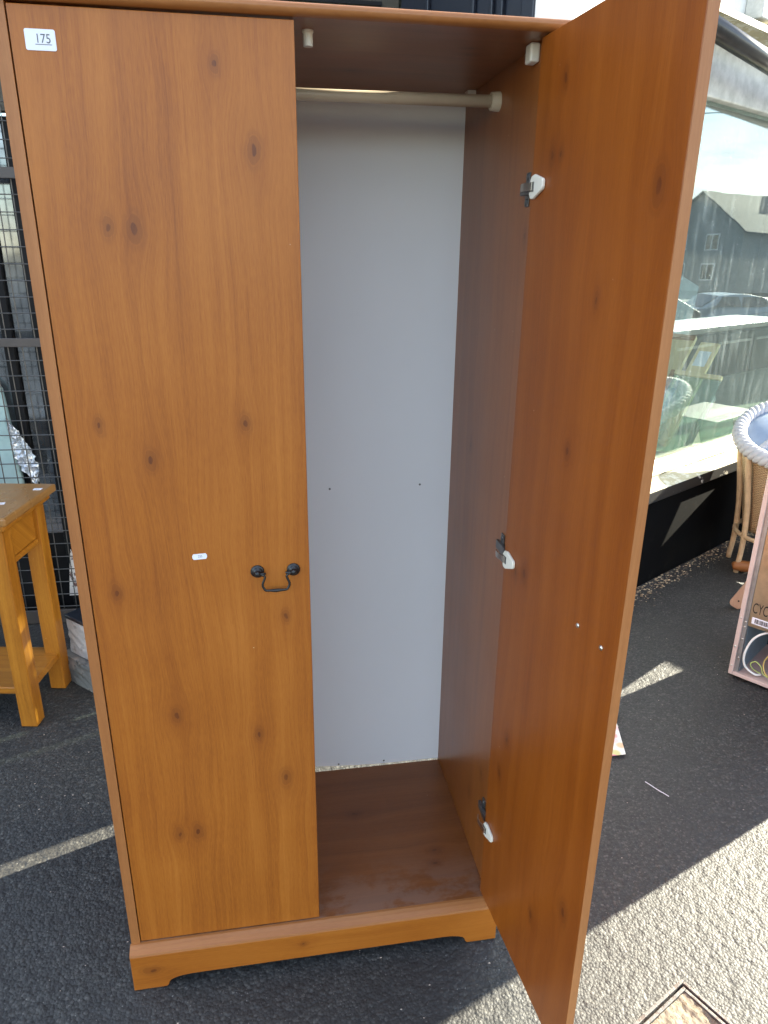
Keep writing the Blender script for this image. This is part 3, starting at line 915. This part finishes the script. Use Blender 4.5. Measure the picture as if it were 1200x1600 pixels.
mb.prism([(-0.53, 0.10), (-0.38, 0.10), (-0.36, 0.26), (-0.42, 0.30), (-0.445, 0.27), (-0.475, 0.26), (-0.50, 0.31), (-0.515, 0.22)], 1.745, 1.756)
tag(mb.build('torn_board', M['poster'], None), 'torn white board leaning low behind the grille', 'board')

# stone base at the corner of the entrance
sb = empty('stone_pier_base', (-0.335, 1.165, 0), R(-44), 'cracked grey stone pier base with a white painted block on top', 'stone base')


def rough_block(name, lo, hi, mat, parent, amp, seed, n=7):
    bm = bmesh.new()
    bmesh.ops.create_cube(bm, size=1.0)
    bmesh.ops.subdivide_edges(bm, edges=bm.edges[:], cuts=n, use_grid_fill=True)
    rs = random.Random(seed)
    for v in bm.verts:
        p = [lo[i] + (v.co[i] + 0.5) * (hi[i] - lo[i]) for i in range(3)]
        v.co = Vector(p) + Vector((rs.uniform(-amp, amp), rs.uniform(-amp, amp), rs.uniform(-amp, amp)))
    me = bpy.data.meshes.new(name); bm.to_mesh(me); bm.free()
    return link_mesh(name, me, mat, parent, bevel=0.0)


rough_block('stone', (-0.14, -0.01, -0.02), (0.16, 0.32, 0.105), M['stone'], sb, 0.004, 2)
rough_block('painted_block', (-0.115, 0.012, 0.109), (0.15, 0.30, 0.245), M['white_block'], sb, 0.0022, 3)
box('block_cap', (-0.118, 0.008, 0.2475), (0.15, 0.30, 0.262), M['blue_paint'], sb, bevel=0.003)

# ------------------------------------------------------------------ console table at the left
OAK = ((0.21, 0.072, 0.007), (0.31, 0.115, 0.011), (0.39, 0.16, 0.018))
M['oak_z'] = wood('oak_upright', 'XY', 'Z', OAK, rough=0.30, seed=21, rings=40, contrast=1.3)
M['oak_x'] = wood('oak_level', 'YZ', 'X', OAK, rough=0.30, seed=22, rings=40, contrast=1.3)
M['oak_top'] = wood('oak_top', 'X', 'Y', ((0.19, 0.088, 0.024), (0.24, 0.118, 0.036), (0.29, 0.15, 0.052)), rough=0.28, seed=23, rings=40, contrast=0.8)
tb = empty('console_table', (-0.462, 0.962, 0), R(-9.5), 'small varnished oak console table with lower shelf left of the wardrobe', 'table')
LW, TD, TLX = 0.054, 0.275, -0.95      # leg, depth between outer faces, left end
for lx in (-LW, TLX):
    for ly in (0.0, TD - LW):
        box('leg', (lx, ly, 0.0), (lx + LW, ly + LW, 0.700), M['oak_z'], tb, bevel=0.003)
box('tabletop', (TLX - 0.035, -0.035, 0.722), (0.035, TD + 0.035, 0.748), M['oak_top'], tb, bevel=0.006)
box('top_moulding', (TLX - 0.018, -0.018, 0.7005), (0.018, TD + 0.018, 0.7215), M['oak_x'], tb, bevel=0.005)
ap = box('end_apron', (-0.034, LW + 0.001, 0.585), (-0.014, TD - LW - 0.001, 0.700), M['oak_x'], tb, bevel=0.002)
box('apron_bead', (-0.036, LW + 0.001, 0.566), (-0.008, TD - LW - 0.001, 0.584), M['oak_x'], tb, bevel=0.003)
box('front_apron', (TLX + LW + 0.001, 0.014, 0.585), (-LW - 0.001, 0.034, 0.700), M['oak_x'], tb, bevel=0.002)
box('back_apron', (TLX + LW + 0.001, TD - 0.034, 0.585), (-LW - 0.001, TD - 0.014, 0.700), M['oak_x'], tb, bevel=0.002)
box('shelf', (TLX + 0.01, 0.010, 0.120), (-0.010, TD - 0.010, 0.145), M['oak_x'], tb, bevel=0.003)
for xx, yy, rr in ((-0.045, 0.10, 12), (0.004, 0.245, 4)):
    o = box('price_label', (-0.013, -0.009, 0.0), (0.013, 0.009, 0.0006), M['paper'], tb, loc=(xx, yy, 0.7482), rot=(0, 0, R(rr)))
    box('printed_line', (-0.006, -0.003, 0.0007), (0.007, -0.0012, 0.0010), M['ink'], o)

# ------------------------------------------------------------------ cooker seen from the back
ck = empty('cooker', (2.007, 0.903, 0), R(-55), 'freestanding cooker seen from its open back with trailing wires', 'cooker')
CW, CD, CH = 0.53, 0.46, 0.90
M['enamel'] = plain('pinkish_enamel', (0.50, 0.38, 0.34), 0.35, var=0.08)
M['galv'] = plain('galvanised_sheet', (0.66, 0.52, 0.36), 0.30, metal=1.0, var=0.12, vscale=30, bump=0.8, bscale=140)  # tan tint stands in for the reflection of the sunlit orange door
M['galv_plain'] = plain('grey_steel_sheet', (0.36, 0.35, 0.34), 0.42, metal=0.7, var=0.2)
M['blue_grey'] = plain('blue_grey_sheet', (0.16, 0.21, 0.25), 0.45, metal=0.3, var=0.2)
M['cable_white'] = plain('white_cable', (0.66, 0.65, 0.62), 0.45, var=0.05)
M['cable_yellow'] = plain('yellow_cable', (0.50, 0.36, 0.10), 0.45, var=0.05)
M['cable_green'] = plain('yellow_green_cable', (0.36, 0.44, 0.12), 0.45, var=0.1)
box('side_panel', (0.0, -0.004, 0.012), (0.016, CD, CH), M['enamel'], ck, bevel=0.002)
box('side_panel', (CW - 0.016, -0.004, 0.012), (CW, CD, CH), M['enamel'], ck, bevel=0.002)
box('bottom_rail', (0.0165, -0.004, 0.012), (CW - 0.0165, CD, 0.026), M['enamel'], ck, bevel=0.002)
fl = box('rear_flange', (0.0165, 0.004, 0.0265), (0.031, 0.012, CH - 0.01), M['galv_plain'], ck)
for z in (0.05, 0.085, 0.13, 0.165, 0.215, 0.235, 0.25):
    MB().lathe([(0.0042, 0.0), (0.0042, 0.001), (0.0015, 0.0024)], 12, Matrix.Translation((0.024 if int(z * 1000) % 2 else 0.008, 0.004 if int(z * 1000) % 2 else -0.0042, z)) @ Matrix.Rotation(R(90), 4, 'X')).build('screw', M['steel'], fl, smooth=True)
box('back_panel', (0.0315, 0.006, 0.222), (CW - 0.0315, 0.012, CH - 0.01), M['galv'], ck, bevel=0.001)
box('worktop', (0.0, 0.0, CH + 0.0005), (CW, CD, CH + 0.02), M['enamel'], ck, bevel=0.004)
box('oven_body', (0.0165, 0.30, 0.0265), (CW - 0.0165, CD - 0.005, CH - 0.002), M['ink_black'], ck)
box('inner_side', (0.0315, 0.014, 0.0265), (0.034, 0.298, 0.50), M['blue_grey'], ck)
text_obj('printed_word', 'CYCLO', 0.058, M['ink_black'], ck, (0.081, 0.0055, 0.296), (R(90), 0, 0), 0.46)
lb = box('barcode_label', (0.042, 0.0052, 0.236), (0.158, 0.0058, 0.262), M['paper'], ck)
rs = random.Random(7); x = 0.052
mb = MB()
while x < 0.148:
    w_ = rs.choice((0.0009, 0.0014, 0.0022)); mb.box((x, 0.0046, 0.2405), (x + w_, 0.00515, 0.2575)); x += w_ + rs.choice((0.0009, 0.0013, 0.002))
mb.build('barcode', M['ink_black'], lb)
for fx in (0.03, CW - 0.03):
    for fy in (0.04, CD - 0.04):
        MB().lathe([(0.016, 0.0), (0.016, 0.008), (0.009, 0.0118)], 12, Matrix.Translation((fx, fy, 0))).build('foot', M['ink_black'], ck)


def arc(pts, k=10):
    """Catmull-Rom through points"""
    P = [Vector(p) for p in pts]; P = [P[0] * 2 - P[1]] + P + [P[-1] * 2 - P[-2]]
    out = []
    for i in range(1, len(P) - 2):
        for j in range(k):
            t_ = j / k
            a, b, c, d = P[i - 1], P[i], P[i + 1], P[i + 2]
            out.append(0.5 * ((2 * b) + (c - a) * t_ + (2 * a - 5 * b + 4 * c - d) * t_ ** 2 + (3 * b - a - 3 * c + d) * t_ ** 3))
    out.append(P[-2])
    return out


MB().tube(arc([(0.125, 0.05, 0.205), (0.095, 0.02, 0.212), (0.060, 0.004, 0.178), (0.044, -0.004, 0.115), (0.052, 0.0, 0.065), (0.085, 0.01, 0.040), (0.10, 0.03, 0.036)]), 0.0042, 8).build('cable', M['cable_white'], ck, smooth=True)
MB().tube(arc([(0.150, 0.03, 0.19), (0.128, 0.02, 0.15), (0.108, 0.015, 0.10), (0.118, 0.01, 0.062), (0.145, 0.01, 0.045), (0.17, 0.02, 0.040)]), 0.0022, 8).build('cable', M['cable_yellow'], ck, smooth=True)
MB().tube(arc([(0.10, 0.03, 0.040), (0.075, 0.018, 0.055), (0.066, 0.012, 0.075), (0.082, 0.012, 0.090), (0.102, 0.015, 0.075), (0.112, 0.018, 0.05), (0.145, 0.02, 0.036)]), 0.0022, 8).build('cable', M['cable_green'], ck, smooth=True)

# ------------------------------------------------------------------ wicker tub chair
ch = empty('wicker_chair', (2.85, 1.765, -0.048), R(20), 'white wicker tub chair with blue cushion by the shop window', 'chair')
M['wicker_white'] = plain('white_wicker', (0.40, 0.40, 0.42), 0.6, var=0.08, bump=0.5, bscale=200)
M['cushion'] = plain('pale_blue_cushion', (0.22, 0.28, 0.38), 0.85, var=0.06, bump=0.4, bscale=400)
M['cane'] = plain('beige_cane', (0.50, 0.36, 0.22), 0.55, var=0.15, vscale=30, bump=0.3)
t = NT('woven_cane')
o_, x_, y_, z_ = t.coords()
an = t.math('ARCTAN2', y_, x_)
wv = t.math('MULTIPLY', t.math('SINE', t.math('MULTIPLY', an, 60.0)), t.math('SINE', t.math('MULTIPLY', z_, 520.0)))
cc = t.ramp(t.math('ADD', t.math('MULTIPLY', wv, 0.4), 0.5), [(0.1, (0.22, 0.14, 0.075)), (0.6, (0.44, 0.31, 0.18))])
M['woven'] = t.done(t.bsdf(cc, 0.6, 0, t.bump(wv, 0.8, 0.002)))
RR, ZR = 0.285, 0.745


def slope(p):
    k = min(1.0, max(0.0, (p[2] - 0.26) / 0.48))
    return (p[0], p[1], p[2] + 0.34 * k * (p[0] * 0.871 + p[1] * 0.491))


def sloped(mb):
    mb.v = [slope(v) for v in mb.v]
    return mb


for k in range(3):
    pts = []
    NSEG = 260
    for i in range(NSEG):
        a = 2 * math.pi * i / NSEG
        ph = a * 19 + k * 2 * math.pi / 3
        rr = RR + 0.0185 * math.cos(ph)
        pts.append((rr * math.cos(a), rr * math.sin(a) * 0.95, ZR + 0.0185 * math.sin(ph)))
    sloped(MB().tube(pts, 0.0168, 8, closed=True)).build('rim_strand', M['wicker_white'], ch, smooth=True)
cu = sloped(MB().lathe([(0.05, 0.69), (0.262, 0.69), (0.270, 0.715), (0.262, 0.742), (0.20, 0.764), (0.10, 0.772), (0.01, 0.774)], 40)).build('cushion', M['cushion'], ch, smooth=True)
for k in range(3):
    pts = []
    for i in range(70):
        u_ = -1 + 2 * i / 69
        ph = u_ * 30 + k * 2.094
        yy_ = 0.05 + 0.010 * math.cos(ph)
        x_ = u_ * 0.245
        rr = math.hypot(x_, yy_)
        pts.append((x_, yy_, 0.778 - 0.036 * (rr / 0.26) ** 2 + 0.010 * math.sin(ph)))
    sloped(MB().tube(pts, 0.009, 6)).build('piping', M['wicker_white'], cu, smooth=True)
sloped(MB().lathe([(0.26, 0.735), (0.245, 0.62), (0.215, 0.45), (0.195, 0.30), (0.19, 0.26), (0.17, 0.26)], 48)).build('woven_tub', M['woven'], ch, smooth=True)
for k in range(7):
    a = R(k * 360 / 7 + 163)
    pts = [(r_ * math.cos(a), r_ * math.sin(a) * 0.95, z_) for r_, z_ in ((0.288, 0.725), (0.262, 0.55), (0.236, 0.38), (0.226, 0.2), (0.235, 0.049))]
    sloped(MB().tube(arc(pts, 6), [0.0160 - 0.0035 * i / 24 for i in range(25)], 10)).build('leg', M['cane'], ch, smooth=True)
MB().tube([(0.226 * math.cos(R(k * 10)), 0.215 * math.sin(R(k * 10)), 0.24) for k in range(36)], 0.011, 8, closed=True).build('base_ring', M['cane'], ch, smooth=True)

SM = Matrix.Translation(PW) @ Matrix.Rotation(RW, 4, 'Z')


def in_shop_early(name, label, cat, s, d):
    p = SM @ Vector((s, d, 0))
    return empty(name, p, RW, label, cat)


# chest freezer sized cabinet further along the wall (seen in the window)
cb = empty('dark_cabinet', (4.0, 1.99, 0), RW, 'dark cabinet with a rounded white top standing along the shop wall', 'cabinet')
M['cab_dark'] = plain('dark_blue_grey_laminate', (0.035, 0.045, 0.05), 0.35, var=0.2, vscale=5)
M['cab_white'] = plain('white_laminate', (0.72, 0.72, 0.70), 0.35, var=0.04)
box('body', (0.02, -0.44, 0.03), (1.88, -0.012, 0.955), M['cab_dark'], cb, bevel=0.004)
box('top', (0.0, -0.46, 0.956), (1.90, 0.0, 1.0), M['cab_white'], cb, bevel=0.016)
for x0 in (0.03, 0.645, 1.26):
    dd_ = box('door', (x0, -0.0115, 0.08), (x0 + 0.61, 0.004, 0.935), M['cab_dark'], cb, bevel=0.003)
    box('door_trim', (x0 + 0.05, 0.0045, 0.86), (x0 + 0.56, 0.010, 0.88), M['cab_white'], dd_, bevel=0.002)
box('base', (0.04, -0.42, 0.0), (1.86, -0.04, 0.0295), M['ink_black'], cb)

M['box_brown'] = plain('dark_brown_box', (0.035, 0.022, 0.014), 0.6, var=0.25, vscale=12)  # box added out of view to shade the ground along the wall
fs_ = in_shop_early('shade_box', 'added brown box beyond the chair that shades the foot of the shop wall', 'box', 1.22, -0.36)
box('box_body', (0.0, 0.0, 0.0), (0.52, 0.32, 0.56), M['box_brown'], fs_, bevel=0.004)
box('box_lid', (-0.012, -0.012, 0.561), (0.532, 0.330, 0.585), M['box_brown'], fs_, bevel=0.004)

# wooden pieces lying between the chair and the cooker
M['brown_wood'] = wood('brown_rail_wood', 'YZ', 'X', ((0.20, 0.075, 0.022), (0.28, 0.11, 0.035), (0.34, 0.14, 0.05)), rough=0.4, seed=31)
M['pink_wood'] = wood('pale_pink_wood', 'XY', 'Z', ((0.42, 0.27, 0.20), (0.50, 0.33, 0.25), (0.57, 0.39, 0.30)), rough=0.5, seed=33)
wr2 = MB().tube(arc([(0.0, 0, 0.028), (0.03, 0, 0.034), (0.15, 0, 0.034), (0.42, 0, 0.034)], 6), [0.017 + 0.012 * min(1, i / 7) for i in range(19)], 12).build('wooden_rail', M['brown_wood'], None, smooth=True, loc=(2.60, 1.76, 0.002), rot=(0, 0, R(-26)))
tag(wr2, 'rounded brown wooden rail lying under the wicker chair', 'wood rail')
lp = empty('leaning_board', (2.36, 1.40, 0.0), R(-40), 'pale pinkish board with screw holes leaning behind the cooker', 'board')
mb = MB(); Ml = Matrix.Rotation(R(24), 4, 'Y')
mb.prism(rounded_rect(-0.025, 0.012, 0.030, 0.55, 0.018), -0.010, 0.010, Ml)
mb.build('slat', M['pink_wood'], lp, bevel=0.003)
for z in (0.05, 0.10):
    MB().lathe([(0.004, 0.0), (0.004, 0.0012)], 10, Ml @ Matrix.Translation((0.002, -0.0101, z)) @ Matrix.Rotation(R(90), 4, 'X')).build('screw_hole', M['ink_black'], lp)

# ------------------------------------------------------------------ things inside the shop window (shop coordinates, placed through its frame)
SM = Matrix.Translation(PW) @ Matrix.Rotation(RW, 4, 'Z')


def in_shop(name, label, cat, s, d, z, rx=0.0, rz=0.0, ry=0.0, group=None):
    o = bpy.data.objects.new(name, None); COL.objects.link(o)
    o.matrix_world = SM @ Matrix.Translation((s, d, z)) @ Matrix.Rotation(rz, 4, 'Z') @ Matrix.Rotation(rx, 4, 'X') @ Matrix.Rotation(ry, 4, 'Y')
    return tag(o, label, cat, group)


M['pale_pine'] = wood('pale_pine', 'XY', 'Z', ((0.56, 0.38, 0.18), (0.68, 0.49, 0.25), (0.76, 0.57, 0.32)), rough=0.5, seed=41)
M['grey_frame'] = plain('grey_painted_wood', (0.20, 0.23, 0.25), 0.5, var=0.2)
g = in_shop('glass_sheet', 'greenish glass sheet with a pine edge leaning inside the window', 'glass', 0.645, 0.16, 0.505, 0, 0, R(33))
box('sheet', (0.0, 0.0, 0.0), (0.008, 0.26, 0.44), M['sheet_glass'], g)
box('top_strip', (-0.008, 0.0, 0.442), (0.018, 0.26, 0.466), M['pale_pine'], g, bevel=0.002)
box('side_strip', (-0.006, 0.262, 0.0), (0.016, 0.284, 0.466), M['brown_wood'], g, bevel=0.002)
g = in_shop('pine_plank', 'pale pine plank leaning furthest left inside the window', 'plank', 0.80, 0.50, 0.505, 0, R(4), R(43))
box('plank', (0.0, 0.0, 0.0), (0.03, 0.14, 0.74), M['pale_pine'], g, bevel=0.002)
box('end_strip', (-0.010, -0.004, 0.70), (-0.001, 0.144, 0.735), M['brown_wood'], g, bevel=0.002)
g = in_shop('labelled_plank', 'pale plank with a paper label leaning beside the pine plank', 'plank', 0.76, 0.34, 0.505, 0, 0, R(40))
box('plank', (0.0, 0.0, 0.0), (0.022, 0.11, 0.68), M['pale_pine'], g, bevel=0.002)
box('paper_label', (-0.0012, 0.02, 0.52), (-0.0002, 0.09, 0.62), M['paper'], g)
g = in_shop('glass_offcut', 'square pale glass offcut leaning low inside the window', 'glass', 0.84, 0.17, 0.505, R(-20), R(-4))
box('sheet', (0.0, 0.0, 0.0), (0.34, 0.006, 0.16), M['sheet_glass'], g)
g = in_shop('grey_batten', 'dark grey batten slanting behind the glass offcut', 'batten', 0.74, 0.22, 0.51, R(-10), 0, R(52))
box('batten', (0.0, 0.0, 0.0), (0.035, 0.02, 0.42), M['grey_frame'], g, bevel=0.002)
g = in_shop('grey_sheet_board', 'tall grey blue panel leaning deep inside the window', 'panel', 1.15, 0.75, 0.505, R(-12), R(-8), R(22))
box('panel', (0.0, 0.0, 0.0), (0.30, 0.03, 1.0), M['grey_frame'], g, bevel=0.003)

# ------------------------------------------------------------------ small things on the ground
dc = empty('drain_cover', (DR_O[0], DR_O[1], 0), math.atan2(DR_A[1], DR_A[0]), 'sandy recessed inspection cover in a thin metal frame on the ground', 'drain cover')
M['rusty_frame'] = flaking('rusty_frame', (0.11, 0.105, 0.10), (0.06, 0.04, 0.032), 0.6, 60.0, 0.45, 0.6)
M['sand_concrete'] = flaking('sandy_infill', (0.20, 0.165, 0.12), (0.13, 0.10, 0.066), 0.9, 45.0, 0.5, 0.62, 1.0)
# local x runs along DR_A, local y along DR_B (the frame is left-handed, so y is flipped)
sgn = 1.0 if DR_A[0] * DR_B[1] - DR_A[1] * DR_B[0] > 0 else -1.0


def dbox(name, a0, a1, b0, b1, z0, z1, mat, bev=0.001):
    lo = (a0, min(sgn * b0, sgn * b1), z0); hi = (a1, max(sgn * b0, sgn * b1), z1)
    return box(name, lo, hi, mat, dc, bevel=bev)


FR = 0.007
for k in (0, 1):
    off = 0.012 * k
    z1 = 0.004 - 0.001 * k
    dbox('frame_bar', off, DR_L - off, off, off + FR, -0.03, z1, M['rusty_frame'])
    dbox('frame_bar', off, DR_L - off, DR_L - off - FR, DR_L - off, -0.03, z1, M['rusty_frame'])
    dbox('frame_bar', off, off + FR, off + FR + 0.0005, DR_L - off - FR - 0.0005, -0.03, z1, M['rusty_frame'])
    dbox('frame_bar', DR_L - off - FR, DR_L - off, off + FR + 0.0005, DR_L - off - FR - 0.0005, -0.03, z1, M['rusty_frame'])
NI = 90
gx = np.linspace(0.020, DR_L - 0.020, NI)
IX, IY = np.meshgrid(gx, gx, indexing='ij')
IZ = -0.006 + 0.004 * (1 - worley(IX, IY, 0.016, 11)) + 0.006 * vnoise(IX, IY, 0.03, 12)
mb = MB()
mb.v = [(float(a), float(sgn * b), float(c)) for a, b, c in zip(IX.ravel(), IY.ravel(), IZ.ravel())]
mb.f = [(i * NI + j, (i + 1) * NI + j, (i + 1) * NI + j + 1, i * NI + j + 1) for i in range(NI - 1) for j in range(NI - 1)]
mb.build('infill', M['sand_concrete'], dc)

# floral card lying behind the door
t = NT('floral_card')
o_, x_, y_, z_ = t.coords()
vv = t.voronoi(o_, 26.0, out='Color')
sc_ = t.n('ShaderNodeSeparateColor'); t.t.links.new(vv, sc_.inputs[0])
fc = t.ramp(sc_.outputs[0], [(0.0, (0.70, 0.66, 0.40)), (0.35, (0.74, 0.70, 0.62)), (0.55, (0.62, 0.20, 0.26)), (0.70, (0.74, 0.62, 0.25)), (0.9, (0.32, 0.42, 0.18))])
fc = t.mix(t.mapr(t.voronoi(o_, 26.0), 0.25, 0.55), fc, (0.76, 0.73, 0.66))
M['floral'] = t.done(t.bsdf(fc, 0.35))
mb = MB()
card = [(1.22, 0.528), (1.405, 0.532), (1.425, 0.60), (1.452, 0.69), (1.490, 0.752), (1.30, 0.77)]
mb.add([(x, y, 0.004 + 0.012 * max(0, (y - 0.6))) for x, y in card] + [(x, y, 0.0052 + 0.012 * max(0, (y - 0.6))) for x, y in card], [tuple(range(5, -1, -1)), tuple(range(6, 12))] + [(i, (i + 1) % 6, (i + 1) % 6 + 6, i + 6) for i in range(6)])
tag(mb.build('floral_card', M['floral'], None), 'white card with pink and yellow flowers lying behind the open door', 'card')

THREAD = [(1.404, 0.407), (1.411, 0.392), (1.419, 0.378), (1.427, 0.360), (1.432, 0.356), (1.441, 0.338)]
th_ = MB().tube([(TX, TY, 0.0035 + 0.001 * (i % 2)) for i, (TX, TY) in enumerate(THREAD)], 0.0011, 6).build('white_thread', M['paper'], None)
tag(th_, 'short broken white thread lying on the shaded asphalt', 'thread')

# loose grit, leaf scraps and paint flakes
M['grit'] = flaking('brown_grit', (0.20, 0.15, 0.10), (0.40, 0.33, 0.22), 0.9, 80.0, 0.45, 0.6)
rs = random.Random(12)
mb = MB()


def chip(mb, x, y, z, s):
    a = rs.uniform(0, 6.28)
    vs = []
    for k in range(5):
        b = a + k * 1.2566
        r_ = s * rs.uniform(0.5, 1.1)
        vs.append((x + r_ * math.cos(b), y + r_ * 0.6 * math.sin(b), z + rs.uniform(0, 0.25) * s))
    vs.append((x, y, z + s * rs.uniform(0.3, 0.8)))
    mb.add(vs, [(k, (k + 1) % 5, 5) for k in range(5)] + [(4, 3, 2, 1, 0)])


for i in range(900):
    s_ = rs.uniform(-0.9, 1.4); dd_ = -abs(rs.gauss(0, 0.055)) - 0.004
    p = SM @ Vector((s_, dd_, 0))
    chip(mb, p.x, p.y, 0.0005 - 0.001, rs.uniform(0.002, 0.011) * (1.0 if dd_ > -0.08 else 0.6))
tag(mb.build('wall_foot_debris', M['grit'], None), 'brown grit and leaf scraps along the foot of the shop wall', 'debris', kind='stuff')
M['fleck'] = plain('pale_flecks', (0.42, 0.34, 0.28), 0.8, var=0.4, vscale=300)
mb = MB()
for i in range(420):
    chip(mb, rs.uniform(-0.6, 2.3), rs.uniform(-0.3, 1.6), -0.0012, rs.uniform(0.0012, 0.0036))
tag(mb.build('scattered_grit', M['fleck'], None), 'pale specks of grit scattered over the asphalt', 'grit', kind='stuff')

# ------------------------------------------------------------------ across the street (seen in the window's reflection)
M['house_wall'] = plain('grey_pebbledash', (0.30, 0.30, 0.29), 0.9, var=0.15, vscale=3, bump=0.5, bscale=30)
M['slate'] = plain('slate_roof', (0.13, 0.125, 0.12), 0.85, var=0.3, vscale=8)
M['white_frame'] = plain('white_frame', (0.75, 0.75, 0.74), 0.5, var=0.05)
hs = empty('gabled_house', (66.0, 5.8, -1.3), R(130), 'grey gabled house across the street', 'house')
HW, HL, EH, PH = 4.2, 12.0, 4.7, 7.6
mb = MB()
mb.add([(-HW, 0, 0), (HW, 0, 0), (HW, 0, EH), (0, 0, PH), (-HW, 0, EH), (-HW, -HL, 0), (HW, -HL, 0), (HW, -HL, EH), (0, -HL, PH), (-HW, -HL, EH)],
       [(0, 1, 2, 3, 4), (9, 8, 7, 6, 5), (1, 6, 7, 2), (5, 0, 4, 9)])
mb.build('wall', M['house_wall'], hs)
for sg in (-1, 1):
    mb = MB()
    mb.add([(sg * (HW + 0.4), y, EH - 0.30 + dz) for y in (0.3, -HL - 0.3) for dz in (0, 0.12)] + [(0, y, PH + 0.02 + dz) for y in (0.3, -HL - 0.3) for dz in (0, 0.12)],
           [(0, 1, 5, 4), (2, 6, 7, 3), (0, 4, 6, 2), (1, 3, 7, 5), (0, 2, 3, 1), (4, 5, 7, 6)])
    mb.build('roof_slope', M['slate'], hs)
box('chimney', (-0.5, -HL + 1.0, PH - 0.5), (0.5, -HL + 2.2, PH + 0.9), M['house_wall'], hs)
for cx_ in (-1.6, 1.4):
    for z0 in (0.9, 3.2):
        w_ = box('window', (cx_ - 0.6, 0.002, z0), (cx_ + 0.6, 0.06, z0 + 1.3), M['white_frame'], hs)
        for px_ in (-0.52, 0.04):
            box('pane', (cx_ + px_, 0.062, z0 + 0.1), (cx_ + px_ + 0.48, 0.07, z0 + 1.2), M['door_glass'], w_)



def car(loc, rz, color, label):
    c = empty('parked_car', loc, rz, label, 'car', 'cars parked across the street')
    pm = plain('car_paint', color, 0.25, var=0.03, bump=0.0)
    side = [(-2.05, 0.35), (-2.1, 0.62), (-2.02, 0.92), (-1.35, 0.98), (-0.75, 1.40), (0.15, 1.46), (0.95, 1.36), (1.75, 0.97), (2.02, 0.85), (2.05, 0.40), (1.6, 0.28), (-1.6, 0.28)]
    mb = MB(); n = len(side)
    for yy in (-0.86, -0.80, 0.80, 0.86):
        for x, z in side:
            k = 0.80 if z > 1.1 else 1.0
            mb.v.append((x * (0.985 if abs(yy) > 0.82 else 1), yy * k, z))
    for r_ in range(3):
        for i in range(n):
            j = (i + 1) % n
            mb.f.append((r_ * n + i, r_ * n + j, (r_ + 1) * n + j, (r_ + 1) * n + i))
    mb.f += [tuple(range(n)), tuple(range(4 * n - 1, 3 * n - 1, -1))]
    mb.build('body', pm, c, bevel=0.03)
    for sg in (-1, 1):
        for x0, x1 in ((-0.72, 0.05), (0.12, 1.0)):
            mb = MB()
            mb.add([(x0 - 0.28 if x0 < 0 else x0, sg * 0.865, 1.02), (x1 + (0.35 if x1 > 0.5 else 0), sg * 0.865, 1.02), (x1 - 0.1, sg * 0.74, 1.36), (x0 + 0.02, sg * 0.74, 1.36)], [(0, 1, 2, 3)])
            o = mb.build('side_window', M['door_glass'], c); so = o.modifiers.new('thickness', 'SOLIDIFY'); so.thickness = 0.02
    mb = MB(); mb.add([(-1.38, -0.68, 1.0), (-1.38, 0.68, 1.0), (-0.80, 0.60, 1.385), (-0.80, -0.60, 1.385)], [(0, 1, 2, 3)])
    o = mb.build('windscreen', M['door_glass'], c); so = o.modifiers.new('thickness', 'SOLIDIFY'); so.thickness = 0.03
    for x in (-1.3, 1.3):
        for sg in (-1, 1):
            wh = MB().lathe([(0.31, -0.1), (0.33, -0.06), (0.33, 0.06), (0.31, 0.1)], 24, Matrix.Translation((x, sg * 0.80, 0.33)) @ Matrix.Rotation(R(90), 4, 'X')).build('wheel', M['ink_black'], c)
            MB().lathe([(0.20, -0.105), (0.20, 0.105)], 16, Matrix.Translation((x, sg * 0.80, 0.33)) @ Matrix.Rotation(R(90), 4, 'X')).build('rim', M['steel'], wh)
    return c


def gz(x):
    t_ = min(1, max(0, (x - 4.5) / 27.5)); return -1.3 * t_ * t_ * (3 - 2 * t_)


car((29.0, 4.9, gz(29.0)), R(62), (0.30, 0.36, 0.42), 'pale blue car parked across the street')
car((21.0, 1.3, gz(21.0)), R(70), (0.03, 0.035, 0.04), 'dark car parked across the street')
rl = empty('white_railing', (7.5, 0.4, gz(7.5)), R(78), 'white tubular railing with rounded end across the road', 'railing')
for k, zz in enumerate((0.98, 0.72)):
    MB().tube(arc([(-4.0, 0, zz), (1.0, 0, zz), (1.35 + 0.1 * (1 - k), 0, zz - 0.06), (1.45 + 0.1 * (1 - k), 0, zz - 0.30), (1.45 + 0.1 * (1 - k), 0, -0.05)], 8), 0.03, 10).build('rail', M['white_frame'], rl, smooth=True)
for xx in (-3.0, -1.0):
    MB().tube([(xx, 0, -0.05), (xx, 0, 0.98)], 0.028, 10).build('post', M['white_frame'], rl, smooth=True)
pw = MB().tube([(34 + 0.2 * k, -14 + 2.2 * k, 7.2 + 0.012 * (k - 8) ** 2 - 0.5 + 0.06 * k) for k in range(17)], 0.02, 6).build('overhead_wire', M['ink_black'], None)
tag(pw, 'thin black overhead wire strung above the street', 'wire')
